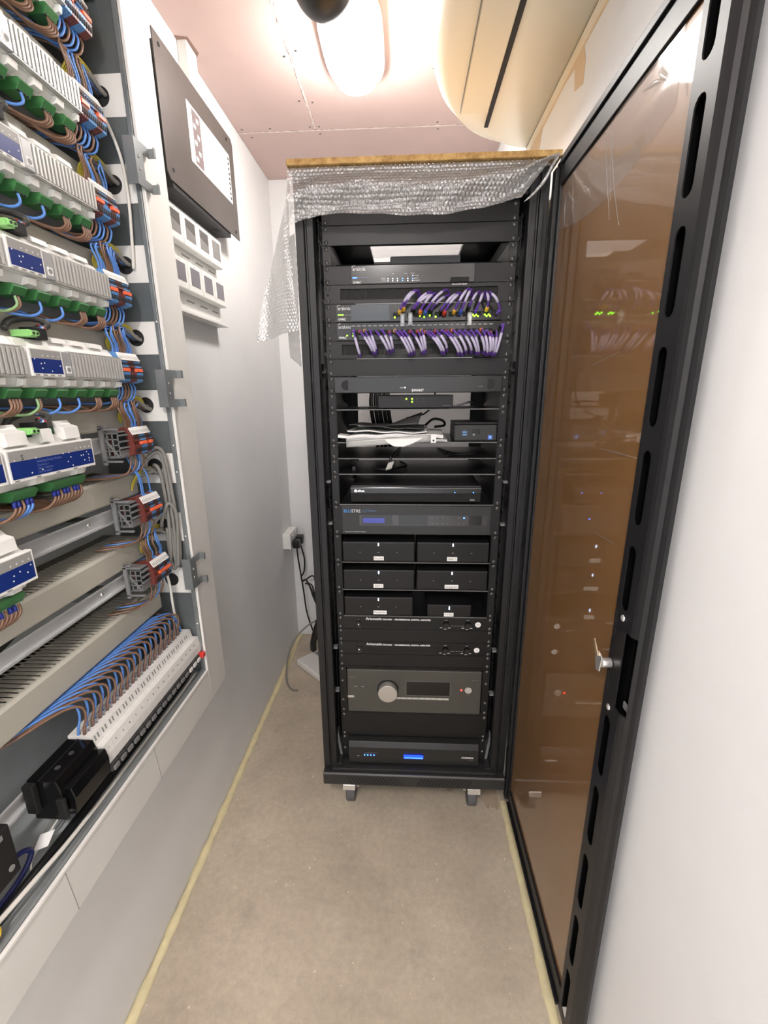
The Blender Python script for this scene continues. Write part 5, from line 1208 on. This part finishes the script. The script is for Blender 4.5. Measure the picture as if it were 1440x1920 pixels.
# ---- breaker row along the bottom
BC, B0, BW = 0.738, 0.702, 0.0234
NUMW = 'one two three four five six seven eight nine ten eleven twelve thirteen fourteen fifteen sixteen seventeen'.split()
bp = [(-0.684, 0.6955), (-0.684, 0.782), (-0.634, 0.7825), (-0.6285, 0.759), (-0.6135, 0.7595), (-0.608, 0.736), (-0.608, 0.714), (-0.6125, 0.712), (-0.6125, 0.694), (-0.634, 0.690), (-0.636, 0.668), (-0.684, 0.668)]
proto = None
for i in range(17):
    y0 = B0 + BW*i
    lab = 'white circuit breaker printed with number %s, in the bottom row' % NUMW[i]
    if proto is None:
        t = thing('circuit_breaker', lab, 'breaker', (RX+0.006, y0, BC), 'white circuit breakers in the bottom row')
        obj('body', MB().prism(bp, y0+0.0003, y0+BW-0.0003, 'y'), WHITE, t)
        obj('toggle', MB().box(-0.6124, -0.604, y0+0.0015, y0+BW-0.0015, 0.695, 0.7115), M('toggle_grey', (64, 64, 64), 0.5), t)
        obj('toggle_cap', MB().box(-0.6038, -0.5995, y0+0.004, y0+BW-0.004, 0.6965, 0.706), GREYP, t, bevel=0.0008)
        for dy in (0.007, 0.016): obj('test_hole', MB().add([(-0.6331, y0+dy-0.002, 0.779), (-0.6331, y0+dy+0.002, 0.779), (-0.6305, y0+dy+0.002, 0.768), (-0.6305, y0+dy-0.002, 0.768)], [(0,1,2,3)]), PRINTG, t)
        for dy in (0.006, 0.0165): obj('clamp_screw', MB().cyl((-0.662 if dy < .01 else -0.650, y0+dy), 0.003, 0.782, 0.7826, 'z', 8), PRINTG, t)
        P = [(-0.652, y0+0.006, 0.7825), (-0.650, y0+0.008, 0.800), (-0.646, y0+0.012, 0.822), (-0.647, y0+0.008, 0.846), (-0.658, y0-0.010, 0.857), (-0.672, y0-0.042, 0.860), (-0.690, y0-0.085, 0.858), (-0.72, y0-0.13, 0.852)]
        obj('wire', MB().tube(P, 0.0025, n=6, sub=4, cap=False), WBROWN, t)
        obj('wire_boot', MB().tube(P[:2], 0.0034, n=6, sub=2), M('boot_brown', (116, 88, 76), 0.5), t)
        P = [(x-0.011, y-0.0025, z+(0.003 if j > 2 else 0)) for j, (x, y, z) in enumerate(P)]
        obj('wire', MB().tube(P, 0.0025, n=6, sub=4, cap=False), WBLUE, t)
        proto = t
    else:
        t = copy_tree(proto, None, (RX+0.006, y0, BC)); t['label'] = lab
    if i >= 14:
        cp = [ch for ch in t.children if ch.name.startswith('toggle_cap')][0]
        cp.data = cp.data.copy(); cp.data.materials[0] = WHITE
    text(str(i+1), 0.0085, INK, t, (-0.6100, y0+BW/2, 0.7445), 'left', 'number', 'CENTER', tilt=-0.22)
y0 = B0 + BW*17
t = thing('main_switch', 'white main switch with a red lever at the right end of the breaker row', 'switch', (RX+0.006, y0, BC))
obj('body', MB().prism(bp, y0+0.0003, 1.1193, 'y'), WHITE, t)
obj('lever', MB().box(-0.6124, -0.595, y0+0.002, 1.1185, 0.697, 0.7105), M('lever_red', (226, 62, 54), 0.4), t, bevel=0.002, label='red lever')
wire(t, [(-0.655, y0+0.005, 0.7825), (-0.655, y0+0.004, 0.80), (-0.66, y0-0.012, 0.84), (-0.675, y0-0.04, 0.858), (-0.70, y0-0.07, 0.86)], WBLUE, 0.003)
wire(t, [(-0.665, y0+0.012, 0.7825), (-0.665, y0+0.008, 0.80), (-0.67, y0-0.012, 0.84), (-0.69, y0-0.04, 0.862)], WBROWN, 0.003)
t = thing('distribution_block', 'black plastic distribution block at the left end of the breaker row', 'distribution block', (RX+0.006, 0.6, BC))
obj('body', MB().prism([(-0.684, 0.690), (-0.684, 0.820-0.042), (-0.630, 0.778), (-0.624, 0.757), (-0.626, 0.690)], 0.600, 0.7005, 'y'), BLKG, t, bevel=0.002)
obj('front_step', MB().prism([(-0.6255, 0.755), (-0.608, 0.757), (-0.603, 0.735), (-0.606, 0.700), (-0.6255, 0.696)], 0.606, 0.7005, 'y'), BLKG, t, bevel=0.0015)
obj('cable_shroud', MB().box(-0.684, -0.664, 0.588, 0.5995, 0.715, 0.776), BLKM, t, bevel=0.002); obj('cable_shroud', MB().box(-0.630, -0.614, 0.592, 0.5995, 0.700, 0.745), BLKM, t, bevel=0.002)
obj('top_groove', MB().box(-0.662, -0.659, 0.60, 0.700, 0.7778, 0.7784), BLKM, t)
for y in (0.63, 0.665): obj('clamp_screw', MB().cyl((-0.648, y), 0.005, 0.778, 0.7788, 'z', 10), SCREWM, t)
t = thing('power_supply', 'black power supply with vents at the left of the bottom rail', 'power supply', (-0.72, 0.45, 0.76))
obj('case', MB().box(RX+0.0005, -0.628, 0.40, 0.508, 0.70, 0.795), BLKM, t, bevel=0.002)
vb = MB()
for i in range(6): vb.box(-0.6282, -0.6276, 0.44+i*0.0095, 0.4465+i*0.0095, 0.779, 0.788)
obj('vents', vb, PRINTG, t)
obj('adjuster', MB().cyl((0.494, 0.72), 0.005, -0.6282, -0.6265, 'x', 12), PRINTG, t); text('CE', 0.010, PRINTG, t, (-0.6276, 0.455, 0.72), 'left')
# neutral and earth hardware under the breakers, cables along the cabinet floor
t = thing('cable_gland_pair', 'pale round cable clamps under the breaker row', 'clamp', (-0.65, 0.87, 0.65))
for y in (0.84, 0.90):
    obj('clamp', MB().cyl((y, 0.6525), 0.0135, -0.678, -0.652, 'x', 18), GREYP, t, bevel=0.002); obj('clamp_slot', MB().box(-0.6519, -0.6514, y-0.009, y+0.009, 0.651, 0.655), INK, t)
def floor_cable(name, label, P, r, mt, extra=None):
    t = thing(name, label, 'cable', P[0]); obj('cord', MB().tube(P, r, n=8, sub=5), mt, t); return t
floor_cable('black_cable', 'thick black cable lying along the cabinet floor', [(-0.642, 1.105, 0.655), (-0.641, 1.06, 0.649), (-0.640, 0.90, 0.648), (-0.640, 0.70, 0.648), (-0.640, 0.55, 0.648), (-0.643, 0.40, 0.648)], 0.0085, WBLK)
floor_cable('white_cable', 'white cable running along the front lip of the cabinet floor', [(-0.624, 1.10, 0.646), (-0.6235, 1.0, 0.644), (-0.6230, 0.75, 0.644), (-0.6225, 0.60, 0.650), (-0.6225, 0.52, 0.660), (-0.6235, 0.45, 0.668), (-0.628, 0.37, 0.674)], 0.0042, WWHT)
floor_cable('white_cable', 'thin white cable rising from the breaker row to the lowest terminal block', [(-0.662, 1.105, 0.785), (-0.660, 1.100, 0.82), (-0.655, 1.088, 0.88), (-0.650, 1.079, 0.94), (-0.652, 1.074, 0.985)], 0.0035, WWHT)
floor_cable('white_cable', 'white cable hanging beside the upper entry plates, right of the topmost terminals', [(-0.66, 1.095, 2.04), (-0.650, 1.108, 2.01), (-0.636, 1.115, 1.95), (-0.634, 1.116, 1.87), (-0.640, 1.116, 1.79), (-0.646, 1.117, 1.735)], 0.0036, WWHT)
t = floor_cable('network_cable', 'navy blue cable coiled at the bottom left of the cabinet', [(-0.662, 0.40, 0.672), (-0.659, 0.47, 0.688), (-0.661, 0.53, 0.692), (-0.659, 0.555, 0.672), (-0.658, 0.53, 0.652), (-0.658, 0.48, 0.646), (-0.659, 0.40, 0.644)], 0.0045, WNAVY)
t = floor_cable('tagged_cable', 'thin pale wires with a white paper tag below the distribution block', [(-0.66, 0.650, 0.684), (-0.665, 0.63, 0.676), (-0.668, 0.59, 0.665), (-0.665, 0.56, 0.662), (-0.662, 0.545, 0.655)], 0.0022, WGREY)
obj('second_cord', MB().tube([(-0.655, 0.650, 0.684), (-0.660, 0.625, 0.672), (-0.662, 0.59, 0.660), (-0.66, 0.555, 0.657), (-0.652, 0.54, 0.648)], 0.0018, n=6, sub=4), WWHT, t)
obj('paper_tag', MB().add([(-0.662, 0.560, 0.664), (-0.640, 0.568, 0.668), (-0.642, 0.590, 0.680), (-0.664, 0.582, 0.676)], [(0,1,2,3)]), PAPER, t, solid=0.0005)
t = thing('cable_plug', 'grey cable connector hanging under the distribution block', 'connector', (-0.65, 0.66, 0.68))
obj('shell', MB().tube([(-0.655, 0.690, 0.672), (-0.659, 0.668, 0.671), (-0.663, 0.652, 0.668)], [0.010, 0.012, 0.007], n=12, sub=3), WDGREY, t)
obj('boot', MB().tube([(-0.649, 0.702, 0.676), (-0.653, 0.693, 0.674)], 0.008, n=10, sub=2), M('olive_boot', (96, 90, 54), 0.5), t)
t = thing('terminal_cover', 'pale grey plastic terminal cover lying on the cabinet floor', 'terminal cover', (-0.64, 0.70, 0.64))
obj('cover', MB().prism([(-0.690, 0.6385), (-0.654, 0.6385), (-0.658, 0.648), (-0.662, 0.658), (-0.674, 0.660), (-0.684, 0.648)], 0.712, 0.762, 'y'), M('cover_grey', (150, 150, 148), 0.5), t, bevel=0.001)
t = thing('yellow_conductor', 'bundle of yellow sleeved conductors at the bottom left of the cabinet', 'cable', (-0.62, 0.44, 0.66))
for i in range(3): obj('conductor', MB().tube([(-0.6125, 0.395+0.010*i, 0.700), (-0.6115, 0.415+0.010*i, 0.684), (-0.6110, 0.418+0.010*i, 0.668), (-0.6120, 0.405+0.010*i, 0.656)], 0.0045, n=7, sub=4), M('bright_yellow', (240, 205, 50), 0.45), t)
# grey cables: loops hanging at the right of the lower rows
gc = thing('grey_cable_coil', 'coil of grey sheathed cables hanging beside the lower terminal blocks', 'cable', (-0.63, 1.10, 1.1))
loops = [[(-0.655, 1.075, 1.305), (-0.640, 1.090, 1.318), (-0.628, 1.103, 1.300), (-0.624, 1.108, 1.22), (-0.622, 1.110, 1.10), (-0.626, 1.110, 1.02), (-0.634, 1.108, 0.985), (-0.640, 1.106, 1.02), (-0.640, 1.106, 1.10)],
         [(-0.658, 1.072, 1.292), (-0.642, 1.090, 1.306), (-0.634, 1.102, 1.290), (-0.632, 1.107, 1.20), (-0.632, 1.108, 1.08), (-0.638, 1.106, 1.00), (-0.645, 1.104, 0.98), (-0.650, 1.102, 1.02), (-0.648, 1.104, 1.10)],
         [(-0.668, 1.1185, 1.266), (-0.655, 1.100, 1.272), (-0.644, 1.097, 1.262), (-0.640, 1.100, 1.22), (-0.640, 1.102, 1.12), (-0.646, 1.098, 1.02), (-0.656, 1.096, 0.99)],
         [(-0.668, 1.1185, 1.100), (-0.655, 1.090, 1.112), (-0.640, 1.088, 1.150), (-0.630, 1.095, 1.170), (-0.620, 1.102, 1.155), (-0.618, 1.104, 1.12), (-0.624, 1.102, 1.05), (-0.630, 1.100, 0.99)],
         [(-0.668, 1.120, 1.104), (-0.660, 1.092, 1.100), (-0.672, 1.075, 1.096), (-0.680, 1.067, 1.094)],
         [(-0.664, 1.120, 1.262), (-0.660, 1.095, 1.256), (-0.670, 1.076, 1.252), (-0.679, 1.068, 1.25)]]
for P in loops: obj('cord', MB().tube(P, 0.0046, n=8, sub=5), WGREY, gc)
for zc, o_ in ((RC[0], 0), (RC[1], 1)):                          # thick cables on the back plate behind the rails
    floor_cable('feed_cable', 'thick dark cable curving across the back plate behind the %s open rail' % ('lower', 'upper')[o_], [(-0.78, 0.45, zc-0.062), (-0.78, 0.60, zc-0.052), (-0.78, 0.73, zc-0.020), (-0.782, 0.82, zc+0.018), (-0.785, 0.90, zc+0.0205), (-0.785, 1.02, zc+0.020)], 0.007, WDGREY)

# ---------------------------------------------------------------- behind and below the rack
t = thing('wall_socket', 'white surface double socket on the left wall near the back corner', 'socket', (XL, 2.28, 0.62))
obj('box', MB().box(XL+0.0005, XL+0.036, 2.205, 2.350, 0.632, 0.716), WHITE, t, bevel=0.002)
obj('face', MB().box(XL+0.036, XL+0.044, 2.203, 2.352, 0.630, 0.718), WHITE, t, bevel=0.002)
for y in (2.245, 2.310): obj('rocker', MB().box(XL+0.044, XL+0.047, y-0.006, y+0.006, 0.695, 0.708), WHITE, t)
for i, y in enumerate((2.240, 2.315)):
    t = thing('power_plug', 'black mains plug and lead in the %s half of the white wall socket' % ('near', 'far')[i], 'plug', (XL+0.05, y, 0.66))
    obj('shell', MB().prism([(y-0.024, 0.676), (y+0.024, 0.676), (y+0.024, 0.650), (y+0.010, 0.628), (y-0.010, 0.628), (y-0.024, 0.650)], XL+0.0475, XL+0.085, 'x'), WBLK, t, bevel=0.004)
    P = [(XL+0.066, y, 0.630), (XL+0.07, y, 0.56), (XL+0.08, y, 0.46), (XL+0.09, y, 0.36), (XL+0.10, y, 0.24), (XL+0.13, y, 0.12), (XL+0.17, y+0.01, 0.04), (XL+0.26, y, 0.008)] if i == 0 else \
        [(XL+0.066, y, 0.630), (XL+0.085, y, 0.54), (XL+0.08, y, 0.46), (XL+0.06, y, 0.42), (XL+0.075, y, 0.40), (XL+0.13, y, 0.43), (XL+0.15, y, 0.36), (XL+0.20, y, 0.28), (XL+0.27, y, 0.24)]
    obj('lead', MB().tube(P, 0.0045, n=8, sub=5), WBLK, t)
t = floor_cable('lead_bundle', 'folded black leads hanging between wall and rack', [(XL+0.085, 2.26, 0.42), (XL+0.10, 2.26, 0.43), (XL+0.125, 2.25, 0.39), (XL+0.15, 2.24, 0.33), (XL+0.19, 2.22, 0.28), (XL+0.24, 2.2, 0.25)], 0.005, WBLK)
for d in (0.012, 0.026): obj('cord', MB().tube([(XL+0.085+d, 2.255, 0.41), (XL+0.11+d, 2.25, 0.40), (XL+0.128+d, 2.24, 0.34), (XL+0.165+d, 2.22, 0.27), (XL+0.22+d, 2.2, 0.235)], 0.0042, n=8, sub=5), WBLK, t)
t = floor_cable('grey_cable', 'grey cable curving down the wall onto the floor behind the rack', [(-0.50, 2.20, 0.21), (-0.56, 2.20, 0.17), (-0.625, 2.15, 0.11), (-0.640, 2.05, 0.05), (-0.615, 1.93, 0.012), (-0.575, 1.87, 0.006), (-0.54, 1.86, 0.006)], 0.0045, WGREY)
o = obj('black_strap', MB().tube([(-0.44, 2.10, 0.34), (-0.475, 2.12, 0.24), (-0.510, 2.13, 0.12), (-0.515, 2.14, 0.055)], 0.017, n=4, sub=4), WBLK)
tag(o, 'flat black strap hanging down behind the rack onto the white device', 'strap')
def rotz(mb, c, a, tilt=0.0):
    ca, sa = math.cos(a), math.sin(a); out = []
    for x, y, z in mb.v:
        dx, dy = x-c[0], y-c[1]; X_, Y_ = ca*dx-sa*dy, sa*dx+ca*dy
        out.append((c[0]+X_, c[1]+Y_, z + tilt*(dx+0.14)))
    mb.v = out; return mb
t = thing('floor_device', 'white flat plastic device lying on the floor behind the rack', 'device', (-0.46, 2.06, 0))
c = (-0.455, 2.06)
obj('case', rotz(MB().box(c[0]-0.115, c[0]+0.11, c[1]-0.085, c[1]+0.085, 0.004, 0.038), c, -0.75), WHITE, t, bevel=0.006)
obj('foot', rotz(MB().box(c[0]-0.105, c[0]+0.10, c[1]-0.075, c[1]+0.075, 0.0, 0.0035), c, -0.75), WHITE, t)
obj('label', rotz(MB().box(c[0]-0.095, c[0]-0.055, c[1]+0.02, c[1]+0.05, 0.0382, 0.0388), c, -0.75), PRINTG, t)
rr = random.Random(4)
cs = [(0.285, 1.30), (0.292, 1.262), (0.300, 1.250), (0.308, 1.262), (0.318, 1.252), (0.324, 1.258), (0.332, 1.246), (0.341, 1.262), (0.344, 1.42), (0.288, 1.42)]
o = obj('cardboard_scrap', MB().prism(cs, 0.0008, 0.0028, 'z'), CARD)
tag(o, 'torn cardboard scrap on the floor behind the right front castor', 'cardboard')
o = obj('cardboard_scrap', MB().prism([(0.150, 1.33), (0.160, 1.315), (0.176, 1.317), (0.182, 1.325), (0.180, 1.40), (0.152, 1.40)], 0.0008, 0.0028, 'z'), CARD)
tag(o, 'small brown cardboard strip on the floor left of the right front castor', 'cardboard')
for i, (x, y, s) in enumerate(((-0.30, 1.02, .004), (-0.37, 1.22, .003), (-0.36, 1.36, .004), (-0.40, 1.45, .004), (0.10, 1.05, .003), (0.30, 0.98, .003))):
    o = obj('plaster_crumb', MB().prism([(x, y), (x+s, y+s*0.4), (x+s*0.8, y+s*1.3), (x-s*0.2, y+s)], 0.0003, 0.0003+s*0.5, 'z'), PAPER)
    tag(o, 'tiny white plaster crumb on the concrete floor, %s' % ('in front of the left rack castor', 'left of the rack base', 'left of the rack, further back', 'near the white device behind the rack', 'in front of the right rack castor', 'beside the right foam bead')[i], 'debris', 'plaster crumbs on the floor')
